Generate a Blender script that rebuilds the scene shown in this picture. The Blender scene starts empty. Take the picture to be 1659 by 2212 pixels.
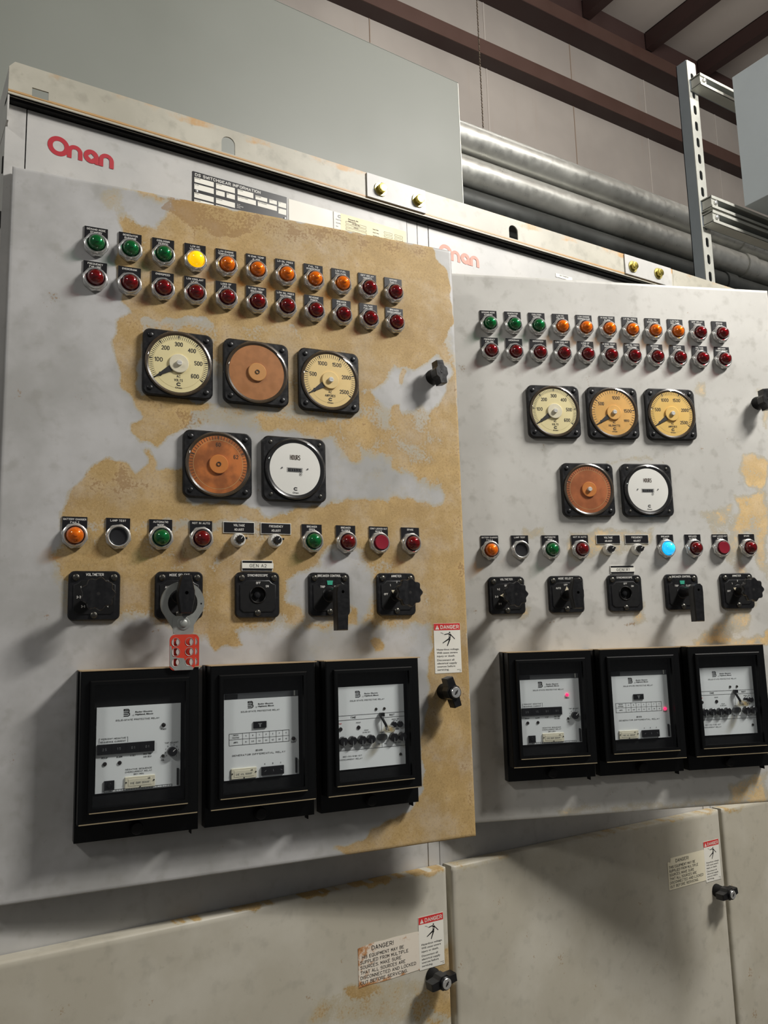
import bpy, math, random
import numpy as np
from math import sin, cos, pi, radians, atan2, hypot
from mathutils import Vector, Matrix
from mathutils.geometry import tessellate_polygon
random.seed(7)
SC = bpy.context.scene
COL = SC.collection
Z0 = 1.55            # height of the measuring datum above the floor
PITCH = 0.762        # width of one cubicle
# stain outlines in door coordinates (metres): (channel, strength, softness, outline)
STAINS_A=[('R',0.7,0.03,[(0.1557,0.4659),(0.1821,0.4696),(0.2758,0.4828),(0.4907,0.5046),(0.7285,0.5374),(0.7498,0.4688),(0.7534,0.2005),(0.6623,0.1927),(0.4845,0.1739),(0.2702,0.1516),(0.0762,0.1523),(0.0725,0.0651),(0.0929,-0.0011),(0.1893,-0.0098),(0.3724,-0.0425),(0.7022,-0.0529),(0.7511,0.192)]),('R',1,0.006,[(0.1558,0.697),(0.2224,0.6842),(0.2978,0.6861),(0.4095,0.6862),(0.583,0.6868),(0.7105,0.686),(0.7289,0.6571),(0.7433,0.6266),(0.7478,0.5518),(0.7315,0.5173),(0.7088,0.4851),(0.7051,0.4653),(0.6732,0.4511),(0.646,0.4462),(0.6167,0.4471),(0.6109,0.4363),(0.6022,0.4166),(0.5857,0.4056),(0.5698,0.4039),(0.5586,0.4145),(0.5546,0.4626),(0.5208,0.4685),(0.4964,0.4887),(0.4692,0.4793),(0.433,0.4983),(0.3835,0.4858),(0.3074,0.4778),(0.275,0.4874),(0.1785,0.4736),(0.1552,0.4959),(0.1501,0.5483),(0.1503,0.6098)]),('R',0.12,0.012,[(0.1518,0.6819),(0.1789,0.6798),(0.2313,0.6796),(0.2388,0.6651),(0.2082,0.6446),(0.2085,0.6209),(0.1726,0.6218),(0.1527,0.6336)]),('R',0.35,0.012,[(0.1087,0.6828),(0.156,0.6875),(0.1569,0.6344),(0.1269,0.6362)]),('R',0.75,0.01,[(0.1527,0.6336),(0.1797,0.6217),(0.2122,0.6176),(0.2379,0.6105),(0.2381,0.5789),(0.1551,0.5035),(0.1498,0.5635)]),('R',1,0.008,[(0.1785,0.4736),(0.1551,0.4606),(0.1506,0.4443),(0.143,0.4151),(0.1515,0.3962),(0.1638,0.3593),(0.1765,0.3357),(0.1886,0.309),(0.1702,0.3023),(0.1746,0.2853),(0.1912,0.2742),(0.2162,0.2724),(0.2549,0.3087),(0.2692,0.3362),(0.2949,0.3348),(0.2986,0.3465),(0.1839,0.3503),(0.1857,0.4625)]),('R',0.95,0.008,[(0.1962,0.2623),(0.2058,0.2658),(0.2083,0.2355),(0.2554,0.2384),(0.2558,0.1873),(0.3738,0.1811),(0.3736,0.1624),(0.0764,0.1455),(0.088,0.1834),(0.1003,0.1999),(0.1227,0.2402),(0.145,0.2459),(0.1686,0.2353),(0.179,0.2238),(0.1965,0.242)]),('R',0.5,0.016,[(0.2949,0.3462),(0.4879,0.3564),(0.6283,0.3863),(0.6272,0.3525),(0.4872,0.3161),(0.3745,0.311),(0.2549,0.3012),(0.2692,0.3287)]),('R',0.75,0.01,[(0.3824,0.3272),(0.5044,0.3377),(0.5379,0.3161),(0.5538,0.2645),(0.5198,0.2704),(0.5037,0.3054),(0.3745,0.3071)]),('R',0.1,0.01,[(0.6166,0.4446),(0.6721,0.4466),(0.711,0.4686),(0.7431,0.4503),(0.7375,0.4145),(0.6975,0.3758),(0.6873,0.3577),(0.6366,0.3617),(0.5658,0.3885),(0.5883,0.4008),(0.6112,0.4167)]),('R',0.22,0.016,[(0.4968,0.2928),(0.5364,0.2554),(0.5978,0.2755),(0.6601,0.2546),(0.7004,0.2234),(0.704,0.1985),(0.6626,0.2026),(0.5694,0.2026),(0.4947,0.1915)]),('R',0.62,0.014,[(0.5904,0.3244),(0.6646,0.3728),(0.6968,0.3586),(0.6852,0.3065),(0.6643,0.2465),(0.6243,0.269),(0.5897,0.2996)]),('R',0.95,0.01,[(0.4947,0.1915),(0.5694,0.2042),(0.6626,0.2009),(0.704,0.1968),(0.7539,0.1921),(0.7513,0.0427),(0.6832,0.0349),(0.6616,0.059),(0.6098,0.1024),(0.5458,0.121),(0.4837,0.1275),(0.4354,0.1189),(0.3736,0.1624)]),('R',1,0.008,[(0.7435,0.4592),(0.749,0.4509),(0.753,0.1921),(0.7527,-0.0061),(0.7542,-0.3742),(0.6408,-0.3603),(0.6542,-0.1744),(0.6681,-0.114),(0.6856,0.0269),(0.7001,0.1077),(0.7145,0.224),(0.7026,0.2739),(0.7139,0.3171),(0.7262,0.3785),(0.7249,0.4132)]),('R',0.0,0.008,[(0.7259,0.7008),(0.7602,0.6885),(0.7548,0.5955),(0.7461,0.6215),(0.7296,0.6508),(0.7175,0.6661)]),('R',0.2,0.014,[(0.4761,0.1158),(0.5124,0.125),(0.5456,0.1148),(0.5718,0.0784),(0.5704,0.0302),(0.5508,-0.0087),(0.6723,-0.011),(0.6749,-0.056),(0.6619,-0.1137),(0.648,-0.174),(0.6386,-0.0772),(0.2996,-0.0639),(0.2995,-0.0437),(0.3465,-0.0403),(0.3385,-0.0195),(0.3786,-0.0053),(0.4344,-0.0116),(0.4511,0.0044),(0.421,0.0313),(0.4152,0.0714),(0.4701,0.0914)]),('R',0.9,0.01,[(0.4354,0.1189),(0.4755,0.1273),(0.4749,0.0929),(0.4428,0.085),(0.4129,0.0699),(0.4148,0.0366),(0.434,0.0142),(0.403,0.0073),(0.3137,0.0766),(0.3733,0.1028)]),('R',0.78,0.015,[(0.0715,0.0983),(0.2081,0.0899),(0.2992,0.0801),(0.3283,0.0085),(0.2994,-0.0052),(0.2851,0.0303),(0.2091,0.0103),(0.1686,0.0449),(0.1629,-0.0025),(0.0909,0.0718)]),('R',0.05,0.02,[(0.0024,0.0071),(0.2092,0.0),(0.2924,-0.04),(0.2926,-0.0816),(0.0052,-0.0687)]),('R',0.9,0.006,[(0.2852,-0.0049),(0.3066,0.0017),(0.3392,-0.0216),(0.348,-0.0404),(0.2995,-0.0403)]),('R',1,0.004,[(0.5625,-0.0409),(0.5695,-0.0327),(0.5813,-0.0338),(0.5869,-0.0447),(0.5807,-0.0544),(0.5672,-0.054)]),('R',0.9,0.006,[(0.5266,0.0206),(0.5407,0.0205),(0.5383,-0.01),(0.5201,-0.0111)]),('R',0.9,0.006,[(0.6465,0.0154),(0.6644,0.0176),(0.6661,-0.0086),(0.6412,-0.0081)]),('R',0.7,0.01,[(0.4455,-0.0044),(0.5261,0.0016),(0.5217,-0.0111),(0.4493,-0.0141)]),('R',1,0.006,[(0.6224,0.0079),(0.6282,-0.0024),(0.6482,-0.0082),(0.6425,0.0273)]),('R',0.0,0.02,[(0.0944,-0.0598),(0.6519,-0.0746),(0.6507,-0.1742),(0.6428,-0.3079),(0.621,-0.3202),(0.1009,-0.3053)]),('R',1,0.008,[(0.6431,-0.3006),(0.6227,-0.3218),(0.579,-0.3263),(0.5534,-0.334),(0.5272,-0.3534),(0.4916,-0.3594),(0.537,-0.3743),(0.7541,-0.3764),(0.7538,-0.3122)]),('R',1,0.003,[(0.6179,0.3727),(0.6299,0.378),(0.6311,0.3612),(0.6198,0.3476)]),('R',1,0.004,[(0.5658,0.3885),(0.5766,0.3963),(0.5834,0.3861),(0.5741,0.371),(0.5654,0.3752)]),('R',1,0.004,[(0.6348,0.4424),(0.6439,0.4391),(0.6374,0.411),(0.6319,0.4121)]),('R',0.9,0.006,[(0.6153,0.2684),(0.6261,0.2691),(0.6273,0.2527),(0.6131,0.2535)]),('R',0.85,0.006,[(0.6561,0.271),(0.6744,0.2679),(0.6709,0.2485),(0.6598,0.2462)]),('G',0.8,0.002,[(0.2506,0.1188),(0.2549,0.1189),(0.2545,0.0713),(0.2517,0.0713)]),('G',1,0.003,[(0.2312,0.6917),(0.2612,0.6842),(0.3289,0.6834),(0.3607,0.6831),(0.3606,0.6498),(0.3056,0.6271),(0.2826,0.6309),(0.272,0.6329),(0.2706,0.6134),(0.266,0.6318),(0.2487,0.6429),(0.2337,0.6576),(0.2131,0.6646),(0.2167,0.6702)]),('G',0.65,0.02,[(0.3289,0.6834),(0.4941,0.6873),(0.583,0.685),(0.7103,0.6823),(0.7242,0.6637),(0.582,0.6521),(0.4091,0.6422),(0.3447,0.6468)]),('G',0.75,0.01,[(0.1573,0.691),(0.2312,0.6877),(0.2151,0.6811),(0.156,0.686)]),('G',0.7,0.012,[(0.1766,0.3717),(0.191,0.3363),(0.205,0.3303),(0.1906,0.3658),(0.1822,0.4621),(0.1717,0.4606)]),('G',0.6,0.012,[(0.2367,0.3332),(0.2986,0.3313),(0.3136,0.3098),(0.2406,0.2964)]),('G',0.55,0.02,[(0.749,0.4509),(0.7542,-0.3742),(0.7325,-0.3715),(0.7351,0.3619)]),('G',0.6,0.015,[(0.1061,0.2294),(0.1585,0.2396),(0.2067,0.1995),(0.1204,0.1676)])]
STAINS_B=[('R',0.72,0.01,[(0.6562,0.3188),(0.6966,0.3262),(0.7093,0.3047),(0.704,0.2556),(0.683,0.2487),(0.6544,0.2602),(0.6421,0.2844)]),('R',0.62,0.012,[(0.6184,0.2378),(0.703,0.2459),(0.6936,0.159),(0.5793,0.1576),(0.5909,0.1708),(0.6353,0.1974)]),('R',0.62,0.012,[(0.6524,0.1591),(0.6946,0.1685),(0.6823,0.0547),(0.6654,0.0832)]),('R',0.45,0.012,[(0.5324,0.207),(0.6163,0.2166),(0.6285,0.1308),(0.6585,0.0177),(0.632,-0.0371),(0.5689,-0.0537),(0.4883,-0.0559),(0.5725,-0.0173),(0.6209,0.0557)]),('R',0.45,0.01,[(0.3489,0.3101),(0.4499,0.3161),(0.4488,0.3018),(0.3482,0.3007)]),('R',0.5,0.01,[(0.2606,0.1656),(0.4478,0.1695),(0.4347,0.1323),(0.2756,0.1018),(0.2526,0.1156)]),('R',0.5,0.01,[(0.1659,0.175),(0.213,0.1703),(0.2119,0.1522),(0.1647,0.1524)]),('R',0.55,0.01,[(0.1479,0.0193),(0.1709,0.0144),(0.1652,-0.003),(0.1467,-0.0026)]),('R',0.6,0.01,[(0.3942,0.0231),(0.4158,0.0226),(0.4076,-0.0178),(0.3832,-0.0172)]),('R',0.6,0.008,[(0.5091,-0.0475),(0.6514,-0.0487),(0.6687,-0.0703),(0.5074,-0.0655)]),('R',0.8,0.006,[(0.6603,-0.0425),(0.672,-0.04),(0.6687,-0.0703),(0.6548,-0.0653)]),('R',0.5,0.01,[(0.5575,0.4799),(0.5888,0.4758),(0.5749,0.4406),(0.5547,0.45)]),('R',0.6,0.015,[(0.552,-0.3277),(0.6422,-0.3156),(0.6357,-0.3761),(0.5376,-0.3741),(0.5494,-0.3534)]),('R',0.45,0.015,[(0.1997,-0.3484),(0.539,-0.3597),(0.5376,-0.3741),(0.1987,-0.3648)]),('R',0.5,0.01,[(0.7015,0.4641),(0.7269,0.4668),(0.7168,0.3741),(0.7027,0.3838)]),('G',0.62,0.004,[(0.3667,-0.0033),(0.3752,-0.0197),(0.3632,-0.0229),(0.3565,-0.0477),(0.3498,-0.0475),(0.3537,-0.0209)]),('G',0.6,0.003,[(0.3589,-0.0166),(0.3981,-0.0131),(0.3979,-0.0166),(0.3632,-0.0229)])]
STAINS_LA=[('R',0.5,0.004,[(0.3824,-0.4313),(0.7579,-0.439),(0.7575,-0.4468),(0.5109,-0.4408),(0.2942,-0.4391),(0.28,-0.4318)]),('R',0.9,0.01,[(0.715,-0.5881),(0.7581,-0.5595),(0.7641,-0.6979),(0.6824,-0.6774),(0.689,-0.6339)]),('R',0.5,0.02,[(0.5079,-0.5914),(0.6858,-0.5965),(0.7641,-0.6979),(0.4586,-0.6212)]),('R',0.8,0.008,[(0.5461,-0.5829),(0.5939,-0.5917),(0.6112,-0.6085),(0.5584,-0.6067)]),('R',1,0.002,[(0.232,-0.4333),(0.4291,-0.4337),(0.7581,-0.4359),(0.7578,-0.4413),(0.429,-0.4378),(0.2801,-0.4363)])]
STAINS_LB=[('R',0.8,0.006,[(1.0809,-0.4375),(1.518,-0.4355),(1.5173,-0.4404),(1.0806,-0.441)]),('R',0.55,0.01,[(0.7674,-0.4343),(0.9015,-0.4386),(0.9007,-0.4508),(0.7666,-0.449)])]
SEAMX = [(2.11, 1, .006), (3.705, 1, .006), (4.44, 0, .012), (5.25, 0, .012), (2.96, 0, .010), (1.3, 0, .01)]
PURL = [(3.726, 'dark steel roof purlin, leftmost of those in view'), (4.34, 'dark steel roof purlin in the middle of the ceiling view'), (4.91, 'dark steel roof purlin nearest the blue-grey box')]
LIGHTS = [('shop_light_right', (1.9, -1.6, Z0+1.9), .6, .2, 78, (.8, 0, Z0)), ('shop_light_left', (-2.3, -1.6, Z0+2.1), .6, .2, 26, (.4, 0, Z0)), ('fill_light_rear', (2.5, .9, Z0+3.3), 1.2, .3, 11, (3., 2.2, Z0+2)), ('fill_light_far', (3.5, -2.5, Z0+3.3), 1.2, .3, 110, (4, 2, Z0+4.))]  # rear and far lamps are added fill for the pipes and ceiling
WORLD = .12
EXPO = -.16

# ------------------------------------------------------------------ materials
def s2l(c):
    return tuple(((x/255)/12.92 if x/255 <= .04045 else ((x/255+.055)/1.055)**2.4) for x in c)
MATS = {}
def newmat(name):
    m = bpy.data.materials.new(name); m.use_nodes = True
    nt = m.node_tree; b = nt.nodes['Principled BSDF']
    MATS[name] = m
    return m, nt, b
def N(nt, t, **kw):
    n = nt.nodes.new(t)
    for k, v in kw.items(): setattr(n, k, v)
    return n
def plain(name, rgb, rough=.5, metal=0., coat=0., emit=None, es=1., var=0., scale=60., stretch=0):
    m, nt, b = newmat(name)
    c = s2l(rgb)
    b.inputs['Base Color'].default_value = (*c, 1)
    b.inputs['Roughness'].default_value = rough
    b.inputs['Metallic'].default_value = metal
    b.inputs['Coat Weight'].default_value = coat
    b.inputs['Coat Roughness'].default_value = .05
    if emit:
        b.inputs['Emission Color'].default_value = (*s2l(emit), 1)
        b.inputs['Emission Strength'].default_value = es
    if var:
        tc = N(nt, 'ShaderNodeTexCoord'); no = N(nt, 'ShaderNodeTexNoise')
        no.inputs['Scale'].default_value = scale; no.inputs['Detail'].default_value = 5
        nt.links.new(tc.outputs['Object'], no.inputs['Vector'])
        fac = mrange(nt, no.outputs['Fac'], .36, .64) if stretch else no.outputs['Fac']
        mx = N(nt, 'ShaderNodeMix', data_type='RGBA')
        mx.inputs[6].default_value = (*[x*(1-var) for x in c], 1)
        mx.inputs[7].default_value = (*[min(1, x*(1+var)) for x in c], 1)
        nt.links.new(fac, mx.inputs[0])
        nt.links.new(mx.outputs[2], b.inputs['Base Color'])
        rr = N(nt, 'ShaderNodeMapRange')
        rr.inputs['From Min'].default_value = .3; rr.inputs['From Max'].default_value = .7
        rr.inputs['To Min'].default_value = max(.02, rough-.08); rr.inputs['To Max'].default_value = rough+.08
        nt.links.new(no.outputs['Fac'], rr.inputs['Value']); nt.links.new(rr.outputs[0], b.inputs['Roughness'])
    return m
def clearmat(name, tint=(255, 255, 255), rough=.03, f0=.05):
    """clear plastic or glass: transparent body with a Fresnel-like gloss"""
    m = bpy.data.materials.new(name); m.use_nodes = True; MATS[name] = m
    nt = m.node_tree; nt.nodes.remove(nt.nodes['Principled BSDF'])
    out = nt.nodes['Material Output']
    tr = N(nt, 'ShaderNodeBsdfTransparent'); tr.inputs[0].default_value = (*s2l(tint), 1)
    gl = N(nt, 'ShaderNodeBsdfGlossy'); gl.inputs['Roughness'].default_value = rough
    gl.inputs[0].default_value = (1, 1, 1, 1)
    lw = N(nt, 'ShaderNodeLayerWeight'); lw.inputs[0].default_value = .5
    pw = N(nt, 'ShaderNodeMath', operation='POWER'); pw.inputs[1].default_value = 4
    ma = N(nt, 'ShaderNodeMath', operation='MULTIPLY_ADD'); ma.inputs[1].default_value = .85; ma.inputs[2].default_value = f0
    mx = N(nt, 'ShaderNodeMixShader')
    L = nt.links.new
    L(lw.outputs['Facing'], pw.inputs[0]); L(pw.outputs[0], ma.inputs[0]); L(ma.outputs[0], mx.inputs[0])
    L(tr.outputs[0], mx.inputs[1]); L(gl.outputs[0], mx.inputs[2]); L(mx.outputs[0], out.inputs[0])
    return m
def noise(nt, vec, scale, detail=4, rough=.55):
    n = N(nt, 'ShaderNodeTexNoise'); n.inputs['Scale'].default_value = scale
    n.inputs['Detail'].default_value = detail; n.inputs['Roughness'].default_value = rough
    nt.links.new(vec, n.inputs['Vector']); return n.outputs['Fac']
def mrange(nt, v, a, b, c=0., d=1., smooth=True):
    n = N(nt, 'ShaderNodeMapRange')
    if smooth: n.interpolation_type = 'SMOOTHSTEP'
    for k, x in zip(('From Min', 'From Max', 'To Min', 'To Max'), (a, b, c, d)): n.inputs[k].default_value = x
    nt.links.new(v, n.inputs['Value']); return n.outputs[0]
def mth(nt, op, a, b=None, clamp=False):
    n = N(nt, 'ShaderNodeMath', operation=op); n.use_clamp = clamp
    for i, x in enumerate((a, b)):
        if x is None: continue
        if isinstance(x, (int, float)): n.inputs[i].default_value = x
        else: nt.links.new(x, n.inputs[i])
    return n.outputs[0]
def mixc(nt, f, a, b):
    n = N(nt, 'ShaderNodeMix', data_type='RGBA')
    if isinstance(f, (int, float)): n.inputs[0].default_value = f
    else: nt.links.new(f, n.inputs[0])
    for i, x in ((6, a), (7, b)):
        if isinstance(x, tuple): n.inputs[i].default_value = (*s2l(x), 1)
        else: nt.links.new(x, n.inputs[i])
    return n.outputs[2]
def wornpaint(name, base, base2, grime=.5, rustattr=True, edge=None, tan=(178, 149, 97), tan2=(148, 118, 69)):
    m, nt, b = newmat(name)
    tc = N(nt, 'ShaderNodeTexCoord'); v = tc.outputs['Object']
    big = noise(nt, v, 4.5, 5, .6); mid = noise(nt, v, 26, 6, .62); fine = noise(nt, v, 260, 3, .6); fleck = noise(nt, v, 620, 2, .5)
    c = mixc(nt, mrange(nt, big, .38, .62), base, base2)
    blot = noise(nt, v, 38, 3, .5)
    c = mixc(nt, mth(nt, 'MULTIPLY', mrange(nt, blot, .52, .74), grime), c, (128, 124, 112))
    c = mixc(nt, mth(nt, 'MULTIPLY', mrange(nt, noise(nt, v, 90, 2, .5), .70, .76), .5*grime), c, (104, 96, 80))
    rough = .42
    if rustattr:
        at = N(nt, 'ShaderNodeAttribute'); at.attribute_name = 'wear'
        sp = N(nt, 'ShaderNodeSeparateColor'); nt.links.new(at.outputs['Color'], sp.inputs[0])
        st = sp.outputs[0]; dk = sp.outputs[1]
        nz = mth(nt, 'ADD', mth(nt, 'MULTIPLY', mth(nt, 'SUBTRACT', mid, .5), 1.9), mth(nt, 'MULTIPLY', mth(nt, 'SUBTRACT', fine, .5), 1.0))
        s = mth(nt, 'ADD', st, mth(nt, 'MULTIPLY', nz, .62))
        mask = mth(nt, 'MULTIPLY', mrange(nt, s, .40, .64), mrange(nt, st, .02, .2))
        tcol = mixc(nt, mrange(nt, mid, .38, .66), tan, (tuple(min(255, int(q*1.09)) for q in tan)))
        tcol = mixc(nt, mth(nt, 'MULTIPLY', mrange(nt, noise(nt, v, 7, 4, .6), .45, .65), .40), tcol, tan2)
        tcol = mixc(nt, mth(nt, 'MULTIPLY', mrange(nt, fine, .48, .66), .45), tcol, tan2)
        tcol = mixc(nt, mth(nt, 'MULTIPLY', mrange(nt, fleck, .56, .66), .35), tcol, (222, 192, 140))
        thin = mrange(nt, noise(nt, v, 13, 6, .68), .44, .68, .97, .66)
        c = mixc(nt, mth(nt, 'MULTIPLY', mask, thin), c, tcol)
        halo = mth(nt, 'MULTIPLY', mrange(nt, s, .20, .42), mth(nt, 'SUBTRACT', 1., mask))
        c = mixc(nt, mth(nt, 'MULTIPLY', halo, mth(nt, 'MULTIPLY', mrange(nt, st, .08, .4), .55)), c, (176, 164, 134))
        vor = N(nt, 'ShaderNodeTexVoronoi'); vor.inputs['Scale'].default_value = 170; vor.feature = 'DISTANCE_TO_EDGE'
        nt.links.new(v, vor.inputs['Vector'])
        d = mth(nt, 'ADD', mth(nt, 'MULTIPLY', dk, .80), mth(nt, 'MULTIPLY', nz, 1.3))
        dm = mrange(nt, d, .48, .66)
        c = mixc(nt, mth(nt, 'MULTIPLY', dm, .62), c, (148, 114, 70))
        rgh = mrange(nt, mask, 0, 1, .40, .62)
        nt.links.new(rgh, b.inputs['Roughness'])
    else:
        b.inputs['Roughness'].default_value = rough
    if edge:
        # rust along given z bands (object space): list of (z, width, strength)
        sx = N(nt, 'ShaderNodeSeparateXYZ'); nt.links.new(v, sx.inputs[0])
        for (zc, w, k) in edge:
            dist = mth(nt, 'ABSOLUTE', mth(nt, 'SUBTRACT', sx.outputs[2], zc))
            a = mrange(nt, dist, 0, w, 1, 0, False)
            patch = mrange(nt, noise(nt, v, 9, 5, .65), .44, .60)
            s = mth(nt, 'ADD', mth(nt, 'MULTIPLY', a, k), mth(nt, 'MULTIPLY', mth(nt, 'SUBTRACT', mid, .5), 1.0))
            mk = mth(nt, 'MULTIPLY', mrange(nt, s, .45, .7), patch if k < 1 else 1.0)
            c = mixc(nt, mth(nt, 'MULTIPLY', mk, .85), c, (190, 146, 86))
    bp = N(nt, 'ShaderNodeBump'); bp.inputs['Strength'].default_value = .03; bp.inputs['Distance'].default_value = .002
    nt.links.new(fine, bp.inputs['Height']); nt.links.new(bp.outputs[0], b.inputs['Normal'])
    nt.links.new(c, b.inputs['Base Color'])
    b.inputs['Specular IOR Level'].default_value = .35
    return m
PAINT_A = wornpaint('grey_paint_stained', (168, 167, 164), (192, 191, 190), .24)
PAINT_B = wornpaint('grey_paint_upper_right', (194, 192, 186), (205, 203, 197), .30, tan=(212, 182, 130), tan2=(196, 164, 112))
PAINT_L = wornpaint('grey_paint_lower', (184, 178, 162), (197, 192, 178), .22)
PAINT_H = wornpaint('grey_paint_header', (182, 181, 178), (194, 192, 188), .24, False)
PAINT_S = wornpaint('grey_paint_strip', (170, 166, 152), (188, 184, 170), .35, False, edge=[(.8085, .0035, 1.3), (.856, .022, .95)])
PAINT_D = plain('grey_paint_inner', (150, 149, 142), .5, var=.10, scale=20)
PAINT_G = plain('grey_enclosure_paint', (124, 127, 120), .42, var=.05, scale=2.2)
PAINT_X = plain('blue_grey_box_paint', (196, 204, 208), .5, var=.03, scale=30)
BLACK = plain('black_moulding', (20, 20, 22), .36, var=.2, scale=150)
BLACKM = plain('black_matt', (12, 12, 13), .6, var=.15, scale=120)
BLACKM.node_tree.nodes['Principled BSDF'].inputs['Specular IOR Level'].default_value = .3
BLACKG = plain('black_relay_case', (7, 8, 9), .38)
BLACKG.node_tree.nodes['Principled BSDF'].inputs['Specular IOR Level'].default_value = .28
INK = plain('black_ink', (22, 20, 18), .6)
INKB = plain('brown_ink', (64, 44, 24), .6)
WHITE = plain('white_lettering', (228, 226, 220), .5)
WHITED = plain('dim_lettering', (120, 122, 122), .5)
WPL = plain('white_plastic', (226, 224, 216), .35)
IVORY = plain('ivory_pointer', (224, 214, 186), .45)
LEG = plain('legend_plate_black', (24, 23, 26), .32, coat=.15)
LEGE = plain('legend_plate_edge', (168, 166, 164), .5)
CHROME = plain('chromed_nut', (214, 214, 212), .26, .72, var=.12, scale=90)
STEEL = plain('galvanised_steel', (188, 188, 182), .34, .62, var=.16, scale=34)
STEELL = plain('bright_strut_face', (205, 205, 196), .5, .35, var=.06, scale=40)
STEELD = plain('strut_side_shaded', (150, 158, 164), .5, .15, var=.10, scale=18)  # darker copy of the strut steel, shade painted into sides and channel backs
ZINC = plain('yellow_zinc_bolt', (176, 160, 84), .30, 1., var=.15, scale=140)
ZINCW = plain('yellow_zinc_washer', (214, 200, 128), .34, .9, var=.15, scale=140)
DARKS = plain('dark_screw', (92, 90, 84), .35, .9, var=.2, scale=300)
REDP = plain('red_vinyl', (206, 62, 42), .42, var=.06, scale=120)
GREYZ = plain('hasp_steel', (160, 162, 157), .40, .35, var=.16, scale=80)
REDB = plain('red_sticker_ink', (206, 48, 48), .5)
STICK = plain('white_sticker', (234, 231, 220), .5)
STICKC = plain('cream_sticker', (232, 224, 198), .5, var=.04, scale=60)
LOGOR = plain('red_logo', (176, 34, 48), .5)
LOGOF = plain('faded_red_logo', (236, 146, 128), .55)
CARD = plain('yellowed_card', (236, 226, 186), .55, var=.08, scale=26)
BLANK = plain('blank_white_label', (232, 229, 218), .5, var=.03, scale=14)
DUST = plain('settled_dust', (170, 148, 116), .8, var=.12, scale=120)
LIPLIT = plain('painted_lit_lip', (150, 136, 108), .7)  # tan lines painting in the lit edges of the relay cover lips
PANELW = plain('relay_face_white', (238, 241, 240), .5, var=.03, scale=14)
TAGC = plain('cream_tag', (226, 220, 196), .5)
HUBC = plain('pale_hub_disc', (232, 224, 196), .5)
TICKL = plain('dial_inner_line', (196, 176, 120), .5)
CREAM = plain('cream_dial', (238, 224, 170), .5, var=.04, scale=40)
CREAM2 = plain('yellowed_dial', (236, 206, 140), .5, var=.04, scale=40)
GOLD = plain('amber_tinted_dial', (230, 176, 92), .5, var=.07, scale=36, stretch=1)
GOLD2 = plain('golden_dial', (236, 194, 104), .5, var=.05, scale=36)
ORANGE = plain('browned_dial', (172, 112, 58), .5, var=.08, scale=70, stretch=1)
ORANGE2 = plain('burnt_orange_dial', (178, 100, 36), .5, var=.34, scale=38, stretch=1)
ORANGE3 = plain('rust_brown_dial', (170, 94, 44), .5, var=.18, scale=34, stretch=1)
DISCA = plain('brown_hub_disc', (206, 146, 80), .5)
DISCB = plain('orange_hub_disc', (206, 124, 48), .5)
DIALW = plain('white_dial', (240, 239, 232), .5)
RING = plain('smoked_rim', (70, 58, 44), .25, coat=.4)
RINGD = plain('dark_rim', (28, 27, 27), .25, coat=.4)
MAROON = plain('red_oxide_steel', (60, 40, 37), .55, var=.22, scale=5)
MAROOND = plain('red_oxide_lit_lip', (82, 58, 50), .55, var=.15, scale=6)  # lighter copy for front lips, painting them lit against the dark undersides
TEAL = plain('teal_flag', (62, 168, 140), .4)
LEDOFF = plain('dark_led', (38, 34, 34), .3)
LEDON = plain('lit_red_led', (255, 60, 110), .3, emit=(255, 40, 100), es=1.6)
CHAIN = plain('dull_chain', (96, 84, 70), .5, .5)
CONC = plain('concrete', (132, 128, 120), .8, var=.12, scale=6)
CLEAR = clearmat('clear_cover')
PANE = clearmat('relay_window', (246, 248, 249), .02, .03)
KNOBC = clearmat('clear_knob_plastic', (236, 226, 200), .1, .25)
LENSG = clearmat('green_lens', (84, 186, 150), .06, .07)
LENSR = clearmat('red_lens', (190, 48, 86), .06, .07)
LENSA = clearmat('amber_lens', (252, 208, 118), .06, .06)
ING = plain('green_reflector', (50, 176, 126), .25, coat=.5, var=.25, scale=260)
INR = plain('red_reflector', (186, 42, 80), .25, coat=.5, var=.25, scale=260)
INA = plain('amber_reflector', (232, 160, 58), .25, coat=.5, var=.25, scale=260)
LITY = plain('lit_yellow_lens', (255, 200, 20), .15, coat=.6, emit=(255, 196, 0), es=.95)
LITC = plain('lit_cyan_lens', (60, 200, 255), .15, coat=.6, emit=(20, 190, 255), es=1.0)
REDBTN = plain('red_push_button', (140, 26, 44), .3, coat=.4)
BLKBTN = plain('black_push_button', (22, 22, 26), .45)
def wallmat():
    m, nt, b = newmat('liner_panel')
    tc = N(nt, 'ShaderNodeTexCoord'); v = tc.outputs['Object']
    c = mixc(nt, mrange(nt, noise(nt, v, 1.2, 4), .35, .7), (164, 156, 149), (180, 172, 164))
    mp = N(nt, 'ShaderNodeMapping'); mp.inputs['Scale'].default_value = (14, 14, .7)
    nt.links.new(v, mp.inputs['Vector'])
    st = noise(nt, mp.outputs[0], 1.0, 5, .6)
    c = mixc(nt, mth(nt, 'MULTIPLY', mrange(nt, st, .56, .76), .35), c, (168, 152, 138))
    nt.links.new(c, b.inputs['Base Color']); b.inputs['Roughness'].default_value = .6
    return m
WALL = wallmat()
SEAM = plain('liner_seam', (150, 132, 116), .7)
SEAML = plain('liner_seam_light', (186, 178, 170), .7)
CEIL = plain('ceiling_liner', (214, 206, 198), .6, var=.05, scale=3)
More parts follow.
